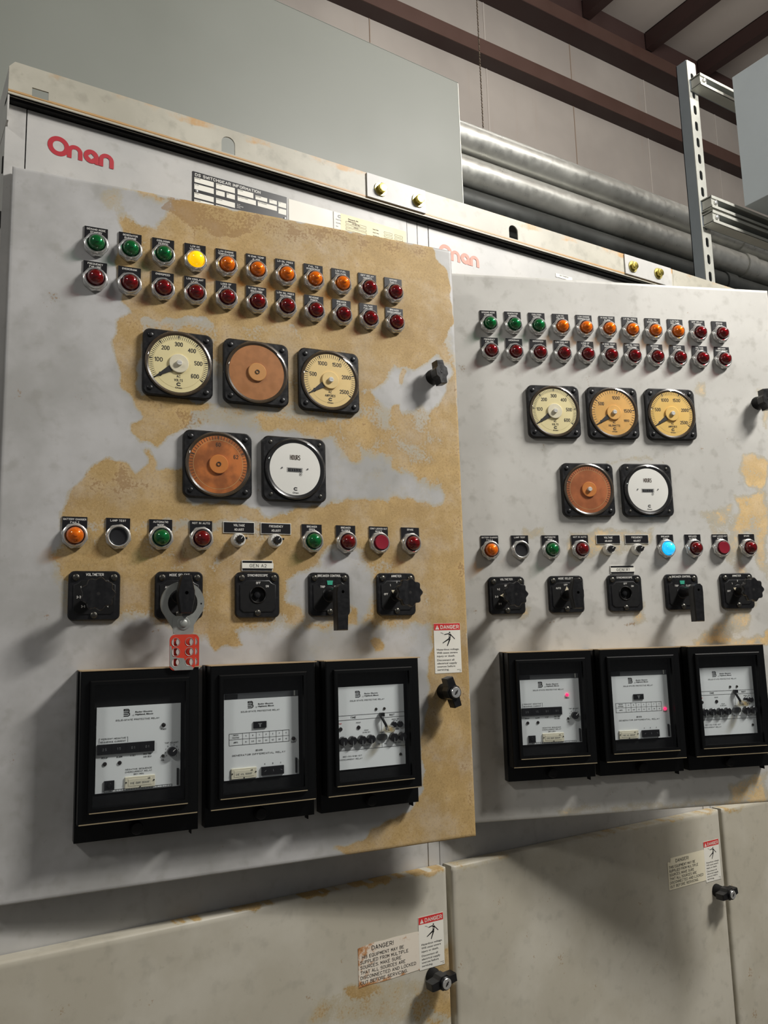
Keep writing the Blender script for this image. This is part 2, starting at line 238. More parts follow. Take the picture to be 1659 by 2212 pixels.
# ------------------------------------------------------------------ mesh builder
def RR(w, h, r, cx=0, cz=0, k=5):
    pts = []
    for (sx, sz, a0) in ((1, 1, 0), (-1, 1, pi/2), (-1, -1, pi), (1, -1, 1.5*pi)):
        for i in range(k+1):
            a = a0+i*pi/2/k
            pts.append((cx+sx*(w/2-r)+r*cos(a), cz+sz*(h/2-r)+r*sin(a)))
    return pts
def CIRC(r, cx=0, cz=0, k=24): return [(cx+r*cos(2*pi*i/k), cz+r*sin(2*pi*i/k)) for i in range(k)]
def RECT(x0, z0, x1, z1): return [(x0, z0), (x1, z0), (x1, z1), (x0, z1)]
def OBR(w, h, cx, cz, k=6):      # upright obround
    p = [(cx+w/2*cos(pi*i/k), cz+h/2-w/2+w/2*sin(pi*i/k)) for i in range(k+1)]
    return p+[(cx-w/2*cos(pi*i/k), cz-h/2+w/2-w/2*sin(pi*i/k)) for i in range(k+1)]
_G = {'A': '00 39 60;13 53', 'B': '00 09 49 68 66 45 05;45 63 61 40 00', 'C': '67 49 29 07 02 20 40 62', 'D': '00 09 39 67 62 30 00', 'E': '69 09 00 60;05 45',
 'F': '69 09 00;05 45', 'G': '67 49 29 07 02 20 40 62 64 34', 'H': '00 09;60 69;05 65', 'I': '30 39', 'J': '69 62 40 20 02', 'K': '00 09;69 03;25 60', 'L': '09 00 60', 'M': '00 09 33 69 60',
 'N': '00 09 60 69', 'O': '20 02 07 29 49 67 62 40 20', 'P': '00 09 49 67 66 44 04', 'Q': '20 02 07 29 49 67 62 40 20;42 60', 'R': '00 09 49 67 66 44 04;34 60', 'S': '01 20 40 62 63 45 25 06 07 29 49 68',
 'T': '09 69;39 30', 'U': '09 02 20 40 62 69', 'V': '09 30 69', 'W': '09 10 36 50 69', 'X': '00 69;09 60', 'Y': '09 34 69;34 30', 'Z': '09 69 00 60',
 '0': '10 02 07 19 39 57 52 30 10', '1': '17 39 30', '2': '07 29 39 57 55 00 50', '3': '08 19 39 57 56 35 15;35 53 52 30 10 01', '4': '40 49 03 53', '5': '59 09 05 35 53 52 30 10 01',
 '6': '58 39 19 07 02 10 30 52 53 35 15 03', '7': '09 59 20', '8': '15 06 07 19 39 57 56 35 15 03 02 10 30 52 53 35', '9': '01 10 30 52 57 39 19 07 06 14 34 56', '.': '00 01', '-': '04 34',
 '/': '00 49', '!': '09 03;00 01', '+': '35 31;13 53', '(': '29 06 03 20', ')': '09 26 23 00', ',': '11 00'}
GLY = {c: [[(int(p[0]), int(p[1])) for p in l.split()] for l in g.split(';')] for c, g in _G.items()}
TXT = {}
def textgeo(s, bold):
    key = (s, bold)
    if key not in TXT:
        cu = bpy.data.curves.new('t', 'FONT'); cu.body = s; cu.size = 1; cu.resolution_u = 2; cu.fill_mode = 'FRONT'; cu.offset = bold
        ob = bpy.data.objects.new('t', cu); COL.objects.link(ob)
        dg = bpy.context.evaluated_depsgraph_get(); dg.update()
        me = bpy.data.meshes.new_from_object(ob.evaluated_get(dg), depsgraph=dg)
        vs = [(v.co.x, v.co.y) for v in me.vertices]; fs = [tuple(p.vertices) for p in me.polygons]
        bpy.data.objects.remove(ob); bpy.data.curves.remove(cu); bpy.data.meshes.remove(me)
        TXT[key] = (vs, fs)
    return TXT[key]
CAPH = None
class MB:
    """collects faces in a face-on frame (x right, z up, n towards the viewer) and links them as one mesh"""
    def __init__(s): s.v = []; s.f = []; s.m = []; s.mats = []; s.sm = []
    def mi(s, m):
        if m not in s.mats: s.mats.append(m)
        return s.mats.index(m)
    def add(s, vs, fs, m, smooth=True):
        o = len(s.v); k = s.mi(m); s.v += [(x, -n, z) for x, z, n in vs]
        for f in fs: s.f.append(tuple(o+i for i in f)); s.m.append(k); s.sm.append(smooth)
    def poly(s, pts, n, m):
        s.add([(x, z, n) for x, z in pts], [tuple(range(len(pts)))], m, False)
    def face(s, outer, holes, n, m, flip=False):
        loops = [outer]+list(holes); flat = [p for l in loops for p in l]
        tr = tessellate_polygon([[Vector((x, z, 0)) for x, z in l] for l in loops])
        fs = []
        for a, b, c in tr:
            A, B, C = flat[a], flat[b], flat[c]
            ar = (B[0]-A[0])*(C[1]-A[1])-(C[0]-A[0])*(B[1]-A[1])
            t = (a, b, c) if ar > 0 else (a, c, b)
            fs.append(t[::-1] if flip else t)
        s.add([(x, z, n) for x, z in flat], fs, m, False)
    def walls(s, loop, n0, n1, m, inner=False, loop1=None):
        k = len(loop); l1 = loop1 or loop
        ar = sum(loop[i][0]*loop[(i+1) % k][1]-loop[(i+1) % k][0]*loop[i][1] for i in range(k))
        vs = [(x, z, n0) for x, z in loop]+[(x, z, n1) for x, z in l1]
        fs = []
        for i in range(k):
            j = (i+1) % k; q = (i, j, k+j, k+i)
            if (ar < 0) != inner: q = q[::-1]
            fs.append(q)
        s.add(vs, fs, m, True)
    def prism(s, outer, n0, n1, m, holes=(), back=False, front=None):
        s.walls(outer, n0, n1, m)
        for h in holes: s.walls(h, n0, n1, m, True)
        s.face(outer, holes, n1, front or m)
        if back: s.face(outer, holes, n0, m, True)
    def plate(s, w, h, r, n0, n1, ch, m, cx=0, cz=0, holes=(), back=False, front=None):
        o = RR(w, h, r, cx, cz); i = RR(w-2*ch, h-2*ch, max(r-ch, .0002), cx, cz)
        s.walls(o, n0, n1-ch, m); s.walls(o, n1-ch, n1, m, loop1=i)
        for q in holes: s.walls(q, n0, n1, m, True)
        s.face(i, holes, n1, front or m)
        if back: s.face(o, (), n0, m, True)
    def box(s, x0, x1, z0, z1, n0, n1, m):
        s.add([(x0, z0, n0), (x1, z0, n0), (x1, z1, n0), (x0, z1, n0), (x0, z0, n1), (x1, z0, n1), (x1, z1, n1), (x0, z1, n1)],
              [(4, 5, 6, 7), (1, 0, 3, 2), (0, 1, 5, 4), (3, 7, 6, 2), (1, 2, 6, 5), (0, 4, 7, 3)], m, False)
    def lathe(s, prof, m, cx=0, cz=0, k=32, cap=True):
        vs = []; fs = []; n = len(prof)
        for r, h in prof:
            for i in range(k):
                a = 2*pi*i/k; rr = r(a) if callable(r) else r
                vs.append((cx+rr*cos(a), cz+rr*sin(a), h))
        for j in range(n-1):
            for i in range(k):
                i2 = (i+1) % k
                fs.append((j*k+i, j*k+i2, (j+1)*k+i2, (j+1)*k+i))
        if cap: fs.append(tuple((n-1)*k+i for i in range(k)))
        s.add(vs, fs, m, True)
    def tube(s, pts, r, m, k=10, caps=True):
        """tube through 3D points given as (x, z, n)"""
        P = [Vector(p) for p in pts]; vs = []; fs = []
        for i, p in enumerate(P):
            d = (P[min(i+1, len(P)-1)]-P[max(i-1, 0)]).normalized()
            a = Vector((0, 0, 1)) if abs(d.z) < .9 else Vector((1, 0, 0))
            u = d.cross(a).normalized(); w = d.cross(u)
            for j in range(k):
                t = 2*pi*j/k; q = p+r*(cos(t)*u+sin(t)*w); vs.append(tuple(q))
        for i in range(len(P)-1):
            for j in range(k):
                j2 = (j+1) % k; fs.append((i*k+j, i*k+j2, (i+1)*k+j2, (i+1)*k+j))
        if caps: fs.append(tuple(range(k))); fs.append(tuple((len(P)-1)*k+j for j in range(k))[::-1])
        s.add(vs, fs, m, True)
    def strokes(s, t, x, z, n, h, m, w, al, bold):
        """engraved single-stroke capitals and figures"""
        adv = []; cur = 0.
        for c in t:
            g = GLY.get(c)
            if g is None: cur += 5; continue
            xs = [p[0] for l in g for p in l]; lo, hi = min(xs), max(xs)
            adv.append((g, cur-lo)); cur += (hi-lo)+2.9
        if not adv: return
        tot = cur-2.9; th = h*(.125+bold*1.3); sz = (h-th)/9; sx = ((w-th)/tot) if w else sz*.86
        ox = {'C': tot*sx/2, 'L': 0, 'R': tot*sx}[al]; th = min(th, sx*2.6); k = 0
        for g, off in adv:
            for l in g:
                P = [(x-ox+(px+off)*sx, z-h/2+th/2+py*sz) for px, py in l]
                for p in P: s.poly([(p[0]+th/2*cos(pi*i/4+.39), p[1]+th/2*sin(pi*i/4+.39)) for i in range(8)], n, m)
                for p, q in zip(P, P[1:]):
                    d = Vector((q[0]-p[0], q[1]-p[1]))
                    if d.length < 1e-9: continue
                    d = d.normalized()*th/2; s.poly([(p[0]+d.y, p[1]-d.x), (q[0]+d.y, q[1]-d.x), (q[0]-d.y, q[1]+d.x), (p[0]-d.y, p[1]+d.x)], n+.00001, m)
    def text(s, t, x, z, n, h, m, w=None, al='C', bold=.012, ang=0):
        global CAPH
        if t.upper() == t: return s.strokes(t, x, z, n, h, m, w, al, bold)
        if CAPH is None:
            vs, _ = textgeo('H', 0); CAPH = max(v[1] for v in vs)-min(v[1] for v in vs)
        vs, fs = textgeo(t, 0)
        if not vs: return
        x0 = min(v[0] for v in vs); x1 = max(v[0] for v in vs); sc = h/CAPH
        sx = (w/(x1-x0)) if w else sc*.86
        ox = {'C': (x0+x1)/2, 'L': x0, 'R': x1}[al]
        ca, sa = cos(ang), sin(ang); out = []
        for a, b in vs:
            p = ((a-ox)*sx, b*sc-h/2); out.append((x+p[0]*ca-p[1]*sa, z+p[0]*sa+p[1]*ca, n))
        e = h*(.02+bold)
        for k, (dx, dz) in enumerate(((-e, 0), (e, 0), (0, e*.6))): s.add([(a+dx, c+dz, d+k*1e-5) for a, c, d in out], fs, m, False)
    def build(s, name, parent=None, recalc=False, angle=35):
        me = bpy.data.meshes.new(name); me.from_pydata(s.v, [], s.f)
        for m in s.mats: me.materials.append(m)
        me.polygons.foreach_set('material_index', s.m); me.polygons.foreach_set('use_smooth', s.sm)
        me.update()
        try: me.set_sharp_from_angle(angle=radians(angle))
        except Exception: pass
        o = bpy.data.objects.new(name, me); COL.objects.link(o)
        if parent: o.parent = parent
        return o
def tag(o, label=None, cat=None, group=None, kind=None):
    if label: o['label'] = label
    if cat: o['category'] = cat
    if group: o['group'] = group
    if kind: o['kind'] = kind
    return o
def empty(name, loc=(0, 0, 0), rz=0., parent=None):
    o = bpy.data.objects.new(name, None); COL.objects.link(o); o.location = loc; o.rotation_euler = (0, 0, rz)
    o.empty_display_size = .02
    if parent: o.parent = parent
    return o
def inst(name, src, parent):
    o = src.copy(); COL.objects.link(o); o.parent = parent; return o
# ------------------------------------------------------------------ camera
Rm = ((0.847498, -0.055048, -0.527937), (-0.530047, -0.140684, -0.836216), (-0.02824, 0.988523, -0.148407))
cam = bpy.data.cameras.new('camera'); co = bpy.data.objects.new('camera', cam); COL.objects.link(co)
M4 = Matrix(Rm).to_4x4(); M4.translation = Vector((-0.149433, -1.286773, -0.030032+Z0)); co.matrix_world = M4
cam.sensor_fit = 'VERTICAL'; cam.sensor_height = 36; cam.lens = 1790.64*36/2212; cam.clip_start = .02; cam.clip_end = 50
SC.camera = co
# ------------------------------------------------------------------ room shell
def wbox(name, x0, x1, y0, y1, z0, z1, m, parent=None):
    b = MB(); b.box(x0, x1, z0, z1, -y1, -y0, m); return b.build(name, parent)
WY = 2.30
b = MB(); b.box(-3, 9, -.02, 6.2, -WY-.1, -WY, WALL)
tag(b.build('wall_back'), kind='structure')
tag(wbox('floor', -3, 9, -5, WY, -.1, -.001, CONC), kind='structure')
CZ = 4.13+Z0
tag(wbox('ceiling', -3, 9, -5, WY, CZ, CZ+.1, CEIL), kind='structure')
def seam(name, x, z0, z1, m, w):
    b = MB(); b.box(x-w/2, x+w/2, z0, z1, -WY-.002, -WY+.003, m); return tag(b.build(name), kind='structure')
for i, (x, m, w) in enumerate(SEAMX): seam('trim_%d' % (i+1), x, 0, CZ-.02, SEAM if m else SEAML, w)
# girt on the back wall: vertical lip plus horizontal web (a Z section)
def zsec(name, x0, x1, y0, y1, zb, zt, lip_m, web_m, label, cat, group=None, n=0):
    t = .006
    b = MB()
    b.box(x0, x1, zb, zt, -y0-t, -y0, lip_m)
    b.box(x0, x1, zb, zb+t, -y1, -y0-t, web_m)
    b.box(x0, x1, zt-t, zt, -y1, -y0-t, web_m)
    return tag(b.build(name), label, cat, group)
zsec('steel_girt', -3, 9, 2.20, WY, 3.441+Z0, 3.539+Z0, MAROOND, MAROON, 'dark red-brown steel girt along the wall, lower of the two wall beams', 'steel beam')
b = MB()
ez = 4.00+Z0
b.box(-3, 9, ez, ez+.13, -2.16-.006, -2.16, MAROON); b.box(-3, 9, ez-.10, ez-.094, -WY+.004, -2.16, MAROON); b.box(-3, 9, ez-.094, ez, -2.166, -2.16, MAROOND)
tag(b.build('eave_beam'), 'wide dark red-brown steel beam along the top of the wall where the roof purlins end', 'steel beam')
def purlin(x, label):
    b = MB(); z1 = CZ-.003
    b.box(x-.03, x-.024, z1-.12, z1, -2.15, 5, MAROON); b.box(x-.03, x+.035, z1-.126, z1-.12, -2.15, 5, MAROON); b.box(x-.03, x+.035, z1-.006, z1, -2.15, 5, MAROON)
    return tag(b.build('roof_purlin'), label, 'roof purlin', 'roof purlins under the ceiling')
for x, lab in PURL: purlin(x, lab)
# ------------------------------------------------------------------ switchgear cubicles
def sdist(px, pz, poly):
    """signed distance (positive inside) of many points to a polygon"""
    P = np.array(poly); Q = np.roll(P, -1, 0); d = np.full(px.shape, 1e9); ins = np.zeros(px.shape, bool)
    for (ax, az), (bx, bz) in zip(P, Q):
        ex, ez = bx-ax, bz-az; L = ex*ex+ez*ez+1e-12
        t = np.clip(((px-ax)*ex+(pz-az)*ez)/L, 0, 1)
        d = np.minimum(d, np.hypot(px-ax-t*ex, pz-az-t*ez))
        if abs(ez) > 1e-9:
            c = ((az > pz) != (bz > pz)) & (px < ex*(pz-az)/ez+ax); ins ^= c
    return np.where(ins, d, -d)
def wearfn(px, pz, stains, base=0.):
    # wobble the outlines a little so that they do not look ruled
    wx = px+.0035*np.sin(61*pz+3*np.sin(23*px))+.0018*np.sin(190*pz+2)
    wz = pz+.0035*np.sin(57*px+2*np.sin(31*pz))+.0018*np.sin(210*px+1)
    ch = {'R': np.full(px.shape, base), 'G': np.zeros(px.shape)}
    for c, val, soft, poly in stains:
        P = np.array(poly); lo = P.min(0)-soft-.01; hi = P.max(0)+soft+.01
        sel = (px > lo[0]) & (px < hi[0]) & (pz > lo[1]) & (pz < hi[1])
        if not sel.any(): continue
        t = np.clip(.5+sdist(wx[sel], wz[sel], poly)/(2*soft), 0, 1); t = t*t*(3-2*t)
        ch[c][sel] = ch[c][sel]*(1-t)+val*t
    return ch['R'], ch['G']
def sheet_door(name, parent, x0, x1, z0, z1, th, mat, stains, res=.004, ch=.002, loc=(0, 0, 0), rz=0., n1=0., bow=0.):
    """folded sheet-steel door leaf: gridded face, rounded folds, returns and back"""
    xs = np.linspace(x0+ch, x1-ch, int((x1-x0)/res)+2); zs = np.linspace(z0+ch, z1-ch, int((z1-z0)/res)+2)
    nx, nz = len(xs), len(zs); X, Zg = np.meshgrid(xs, zs)
    v = [(x, -n1, z) for x, z in zip(X.ravel(), Zg.ravel())]
    f = [(j*nx+i, j*nx+i+1, (j+1)*nx+i+1, (j+1)*nx+i) for j in range(nz-1) for i in range(nx-1)]
    rim = [j for j in range(nx)]+[j*nx+nx-1 for j in range(1, nz)]+[(nz-1)*nx+i for i in range(nx-2, -1, -1)]+[j*nx for j in range(nz-2, 0, -1)]
    def ring(e, n):
        o = len(v)
        for r in rim:
            x, _, z = v[r]
            x += -e if x <= xs[0]+1e-9 else (e if x >= xs[-1]-1e-9 else 0)
            z += -e if z <= zs[0]+1e-9 else (e if z >= zs[-1]-1e-9 else 0)
            v.append((x, -n, z))
        return list(range(o, o+len(rim)))
    rings = [rim, ring(ch*.6, n1-ch*.4), ring(ch, n1-ch), ring(ch, n1-th)]
    k = len(rim)
    for a, c in zip(rings, rings[1:]):
        for i in range(k): f.append((a[i], c[i], c[(i+1) % k], a[(i+1) % k]))
    f.append(tuple(rings[-1][::-1]))
    me = bpy.data.meshes.new(name); me.from_pydata(v, [], f); me.materials.append(mat)
    arr = np.array(v); R_, G_ = wearfn(arr[:, 0], arr[:, 2], stains)
    at = me.color_attributes.new('wear', 'FLOAT_COLOR', 'POINT')
    col = np.zeros((len(v), 4), np.float32); col[:, 0] = R_; col[:, 1] = G_; col[:, 3] = 1
    at.data.foreach_set('color', col.ravel())
    me.polygons.foreach_set('use_smooth', [True]*len(me.polygons)); me.update()
    try: me.set_sharp_from_angle(angle=radians(50))
    except Exception: pass
    o = bpy.data.objects.new(name, me); COL.objects.link(o); o.parent = parent; o.location = loc; o.rotation_euler = (0, 0, rz)
    return o
def rotpts(pts, a): return [(x*cos(a)-z*sin(a), x*sin(a)+z*cos(a)) for x, z in pts]
def latch(parent, x, z, n, ang, keyed, L=.027):
    o = empty('latch_knob', (x, -n, z), 0, parent)
    b = MB()
    b.lathe([(.0135, 0), (.0135, .004), (.0125, .006), (.0118, .012), (.0118, .020), (.0108, .022)], BLACKM)
    b.build('escutcheon', o)
    b = MB()
    w0, w1 = .0062, .0072
    shp = [(-L, -w0), (-.011, -w1), (-.006, -.0118), (.006, -.0118), (.011, -w1), (L, -w0), (L, w0), (.011, w1), (.006, .0118), (-.006, .0118), (-.011, w1), (-L, w0)]
    shp = rotpts(shp, ang); ins = [(p[0]*.955, p[1]*.955) for p in shp]
    b.walls(shp, .018, .035, BLACK); b.walls(shp, .035, .0375, BLACK, loop1=ins); b.face(ins, (), .0375, BLACK); b.face(shp, (), .018, BLACK, True)
    if not keyed: b.lathe([(.003, .0375), (.003, .038), (.0015, .038)], BLACK, k=12)
    else: b.lathe([(.0106, .034), (.0106, .0415), (.0096, .0425)], BLACK)
    b.build('wing_handle', o)
    if keyed:
        b = MB(); b.lathe([(.0088, .042), (.0088, .0432), (.0080, .0440)], CHROME)
        b.prism(rotpts(RR(.0090, .0026, .0010), .9), .0440, .0441, INK); b.prism(CIRC(.0020, k=14), .0440, .0442, INK)
        b.build('key_cylinder', o)
    return o
CH_Z0, CH_Z1 = .7985, .858
def cubicle(i, label):
    x = i*PITCH
    c = empty('switchgear_cabinet', (x, 0, Z0)); tag(c, label, 'cabinet', 'switchgear cabinets standing side by side')
    w = PITCH-.0015
    b = MB()     # frame: posts, rails and the closed box behind them
    b.box(.0, .0258, -1.54, CH_Z0-.001, -.03, 0, PAINT_H); b.box(.737, w, -1.54, CH_Z0-.001, -.03, 0, PAINT_H)
    b.box(.0258, .737, -.52, -.365, -.03, -.0015, PAINT_D if False else PAINT_H)
    b.box(.004, w-.004, -1.54, CH_Z0-.002, -1.2, -.032, PAINT_D)
    b.box(.0, w, -1.55, -1.50, -.03, .012, BLACKM)
    b.build('frame', c)
    b = MB(); b.box(.0275, .7355, .60, CH_Z0-.0015, -.02, .0005, PAINT_H); b.box(.0262, .0268, .6, CH_Z0-.002, -.02, -.001, INK)
    hp = b.build('header_panel', c)
    return c, hp
cabA, hpA = cubicle(0, 'grey switchgear cabinet at left whose upper door is heavily stained with tan rust')
cabB, hpB = cubicle(1, 'grey switchgear cabinet in the middle whose upper door stands widest open and is mostly clean')
cabC, hpC = cubicle(2, 'grey switchgear cabinet at the right edge with only its plain lower door in view')
# side panel of the first cubicle with its knock-out slots
b = MB()
b.box(-.003, .0, -1.55, .76, -1.2, .0, PAINT_H)
for z in (.70, .61, .50): b.box(-.0045, -.003, z-.013, z+.013, -.012, -.006, INK)
b.build('side_panel', cabA)
def strip(cab, x0, x1, holes, clip=False):
    """perforated top channel: front face, bottom and top flanges, painted shadow bar"""
    b = MB(); y = .020
    o = [(x0, .8075), (x1, .8075), (x1, CH_Z1), (x0+(.008 if clip else 0), CH_Z1), (x0, CH_Z1-(.010 if clip else 0))]
    b.prism(o, y-.0025, y, PAINT_S, holes=holes, back=True)
    if clip: b.box(x0, x0+.0025, .76, CH_Z1-.010, -.14, y-.0025, PAINT_H)
    b.box(x0, x1, .8035, .8075, y-.006, y-.0005, PAINT_S)
    b.box(x0, x1, .7985, .8035, -.01, y-.009, BLACKM)  # black bar paints in the shadow gap under the channel
    b.box(x0, x1, .8035, .806, -.02, y-.0025, PAINT_D)
    return b.build('top_channel', cab)
arch = lambda cx: [(cx-.0125, .8120), (cx+.0125, .8120)]+[(cx+.0125*cos(a), .8305+.0125*sin(a)) for a in [pi*k/10 for k in range(11)]]
strip(cabA, -.0035, .7610, [RECT(.030, .8095, .054, .8240), arch(.3500)], True)
strip(cabB, -.0002, .7610, [arch(.2400)])
strip(cabC, -.0002, .7610, [arch(.2400)])
def hexbolt(parent, x, z, n):
    o = empty('bolt', (x, -n, z), 0, parent)
    b = MB(); b.lathe([(.0142, 0), (.0142, .0016), (.0136, .0022), (.009, .0022)], ZINCW, k=28); b.build('washer', o)
    b = MB(); hx = lambda a: .0088/cos(((a+.2) % (pi/3))-pi/6)
    b.lathe([(hx, .002), (hx, .009), (.0086, .0105), (.0070, .0108)], ZINC, k=36); b.build('bolt_head', o)
    return o
def splice(cab, x0, x1, bolts):
    b = MB(); b.prism(RECT(x0, .8080, x1, .8568), .0195, .0232, PAINT_H, back=True)
    sp = b.build('splice_plate', cab)
    b = None
    for (x, z) in bolts: hexbolt(sp, x, z, .0232)
splice(cabA, .6315, .7685, [(.6615, .8295), (.7495, .8300)])
splice(cabB, .5855, .752, [(.611, .8295), (.702, .8320)])
splice(cabC, .5855, .74, [(.611, .8295), (.702, .8320)])
# ---- doors
HY = -.0222; TH = (.1263, .3740); HX = (.0120, .7740)
doorA = sheet_door('door', cabA, -.0055, .7500, -.3695, .6855, .020, PAINT_A, STAINS_A, .0035, loc=(.0120, HY, 0), rz=-TH[0])
doorB = sheet_door('door', cabB, -.0055, .7500, -.3695, .6855, .020, PAINT_B, STAINS_B, .0045, loc=(.0120, HY, 0), rz=-TH[1])
doorC = sheet_door('door', cabC, .0065, .7560, -.3695, .6855, .018, PAINT_B, [], .02, n1=.0202)
def lower(cab, off, stains):
    st = [(c, v, s, [(x-off, z) for x, z in p]) for c, v, s, p in stains]
    return sheet_door('lower_door', cab, .0055 if off else .0025, .7565, -1.46, -.4385, .0255, PAINT_L, st, .006, .004, n1=.0262)
lowA = lower(cabA, 0, STAINS_LA); lowB = lower(cabB, PITCH, STAINS_LB)
lowC = lower(cabC, 2*PITCH, [('R', .7, .006, [(1.53, -.4385), (1.62, -.4385), (1.60, -.452), (1.53, -.452)])])
latch(doorA, .6985, .4320, 0, radians(100), False, .0215); latch(doorA, .6975, -.1258, 0, radians(107), True, .0255)
latch(doorB, .6975, .4325, 0, radians(98), False, .0215)
latch(lowA, .7175, -.6090, .0262, radians(8), True, .026); latch(lowB, .7235, -.6050, .0262, radians(8), True, .026)
# ---- printed plates on the headers
def onan(b, x0, zb, s, m, n):
    """the lower-case rounded wordmark: one ring, an arch, a round a with a diamond, an arch"""
    R = .0165*s; cx = x0+R
    b.face(CIRC(R, cx, zb+R, 40), [CIRC(.0088*s, cx, zb+R, 32)], n, m)
    def arc(xa, w, h, t):
        r = w/2; c = xa+r; zt = zb+.002*s+h-r; k = 12
        o = [(c+r*cos(pi*i/k), zt+r*sin(pi*i/k)) for i in range(k+1)]
        i_ = [(c+(r-t)*cos(pi*i/k), zt+(r-t)*sin(pi*i/k)) for i in range(k+1)]
        zz = zb+.002*s
        b.face([(xa+w, zz)]+o+[(xa, zz), (xa+t, zz)]+i_[::-1]+[(xa+w-t, zz)], (), n, m)
    n += .00012; arc(x0+.0295*s, .0235*s, .0235*s, .0068*s); n += .00012
    ra = .0118*s; ca = x0+.0545*s+ra; za = zb+.002*s+ra
    dm = .0050*s
    b.face(CIRC(ra, ca, za, 32), [[(ca-dm, za), (ca, za-dm), (ca+dm, za), (ca, za+dm)]], n, m)
    b.poly(RECT(ca+ra-.0058*s, zb+.002*s, ca+ra, za), n+.00005, m)
    n += .00012; arc(x0+.0785*s, .0235*s, .0235*s, .0068*s)
b = MB(); onan(b, .058, .7335, 1., LOGOR, .0009); b.build('logo', hpA)
b = MB(); onan(b, .052, .7325, 1.02, LOGOF, .0009); b.build('logo', hpB)
# information plate
b = MB(); X0, X1, ZT = .2925, .4705, .7715
b.box(X0, X1, .693, ZT, .0006, .0016, LEG)
b.text('DS SWITCHGEAR INFORMATION', X0+.0045, ZT-.0054, .0018, .0056, WHITE, w=.122, al='L', bold=.04)
def cell(x0, x1, z0, z1, t=None):
    b.poly(RECT(X0+x0, ZT-z1, X0+x1, ZT-z0), .0018, STICK)
    if t: b.text(t, X0+x0+.001, ZT-z0-.0016, .0020, .0014, INK, al='L')
for r in ((.003, .038, .0105, .0195, 'GENERAL NO'), (.042, .077, .0105, .0205, 'SHOP ORDER'), (.082, .112, .0105, .0205, 'S.O. NUMBER'), (.116, .139, .0130, .0205, 'ITEM NUMBER'), (.143, .158, .0130, .0205, 'MFG BY'), (.161, .1765, .0130, .0225, 'DATE'),
          (.003, .038, .0225, .0325, 'VOLTAGE'), (.042, .058, .0235, .0325, 'PH'), (.0615, .077, .0235, .0325, 'WIRE'), (.082, .117, .0235, .0325, 'SHORT CIRCUIT CURRENT'), (.1205, .158, .0235, .0325, 'SHORT TIME CURRENT'), (.161, .1765, .0255, .0360, 'HZ'),
          (.003, .038, .0385, .0480, 'MAIN BUS'), (.042, .077, .0385, .0480, 'NEUTRAL BUS'), (.003, .038, .0510, .0610, 'BUS NEUTRAL'), (.042, .077, .0510, .0610, 'GROUND BUS')):
    cell(*r)
for k, t in enumerate(('2.2 KV', 'INSULATION', 'LEVEL')): b.text(t, X0+.081, ZT-.0395-.003*k, .0018, .0019, WHITE, al='L')
for x, z in ((.007, .0355), (.1735, .0425)): b.lathe([(.0028, .0016), (.0026, .0026), (.0015, .0032)], CHROME, X0+x, ZT-z, 14)
tag(b.build('information_plate'), 'black and white switchgear information plate above the rust-stained left door', 'plate').location = (0, 0, Z0)
b = MB(); b.box(.4745, .5655, .705, .7700, .0006, .0012, BLANK)
tag(b.build('blank_label'), 'blank off-white sticker between the black information plate and the yellowed card', 'label').location = (0, 0, Z0)
b = MB(); b.box(.5685, .7340, .700, .7700, .0006, .0012, CARD); b.box(.5685, .583, .700, .7700, .00121, .00125, BLANK)
def cmark(b, cx, cz, s, n, m):
    """small open C mark"""
    o = []; k = 10
    for i in range(k+1): a = radians(60)+radians(240)*i/k; o.append((cx+s*cos(a), cz+s*.9*sin(a)))
    i_ = [(cx+(x-cx)*.48, cz+(z-cz)*.42) for x, z in o]
    b.face(o+[(cx+s*.95, cz-s*.78), (cx+s*.95, cz-s*.34)]+i_[::-1]+[(cx+s*.95, cz+s*.34), (cx+s*.95, cz+s*.78)], (), n, m)
cmark(b, .5805, .7625, .0035, .0014, WHITED)
b.text('Minneapolis, MN', .600, .7625, .0014, .0026, INKB, al='L'); b.text('Made in U.S.A.', .600, .7585, .0014, .0024, INKB, al='L')
for k, t in enumerate(('Model No.', 'Serial No.', 'Spec')): b.text(t, .573, .7555-.0068*k, .0014, .0022, WHITED, al='L')
def outline(b, x0, x1, z0, z1, t, n, m): b.face(RECT(x0, z0, x1, z1), [RECT(x0+t, z0+t, x1-t, z1-t)], n, m)
for k in range(3): outline(b, .5945, .6400, .7525-.0066*k, .7570-.0066*k, .0004, .0014, INKB)
b.text('DSS 1600 1600', .617, .7547, .0014, .0022, INKB); b.text('A930445', .617, .7481, .0014, .0022, INKB)
for k, t in enumerate(('Supply Amps', 'Section Amps', 'Through Amps')):
    b.text(t, .655, .7560-.0066*k, .0014, .0020, INKB, al='L')
    for x in (.681, .7055): outline(b, x, x+.019, .7530-.0066*k, .7572-.0066*k, .0004, .0014, INKB)
tag(b.build('data_card'), 'yellowed rating card with small boxes, right end of the header above the left door', 'label').location = (0, 0, Z0)
b = MB(); b.box(1.139, 1.1905, .7625, .7712, .0006, .0014, STICK); b.text('BUS TRANSFER', 1.1648, .7685, .0016, .0032, WHITED)
tag(b.build('small_label'), 'small white strip label on the header just above the right open door', 'label').location = (0, 0, Z0)
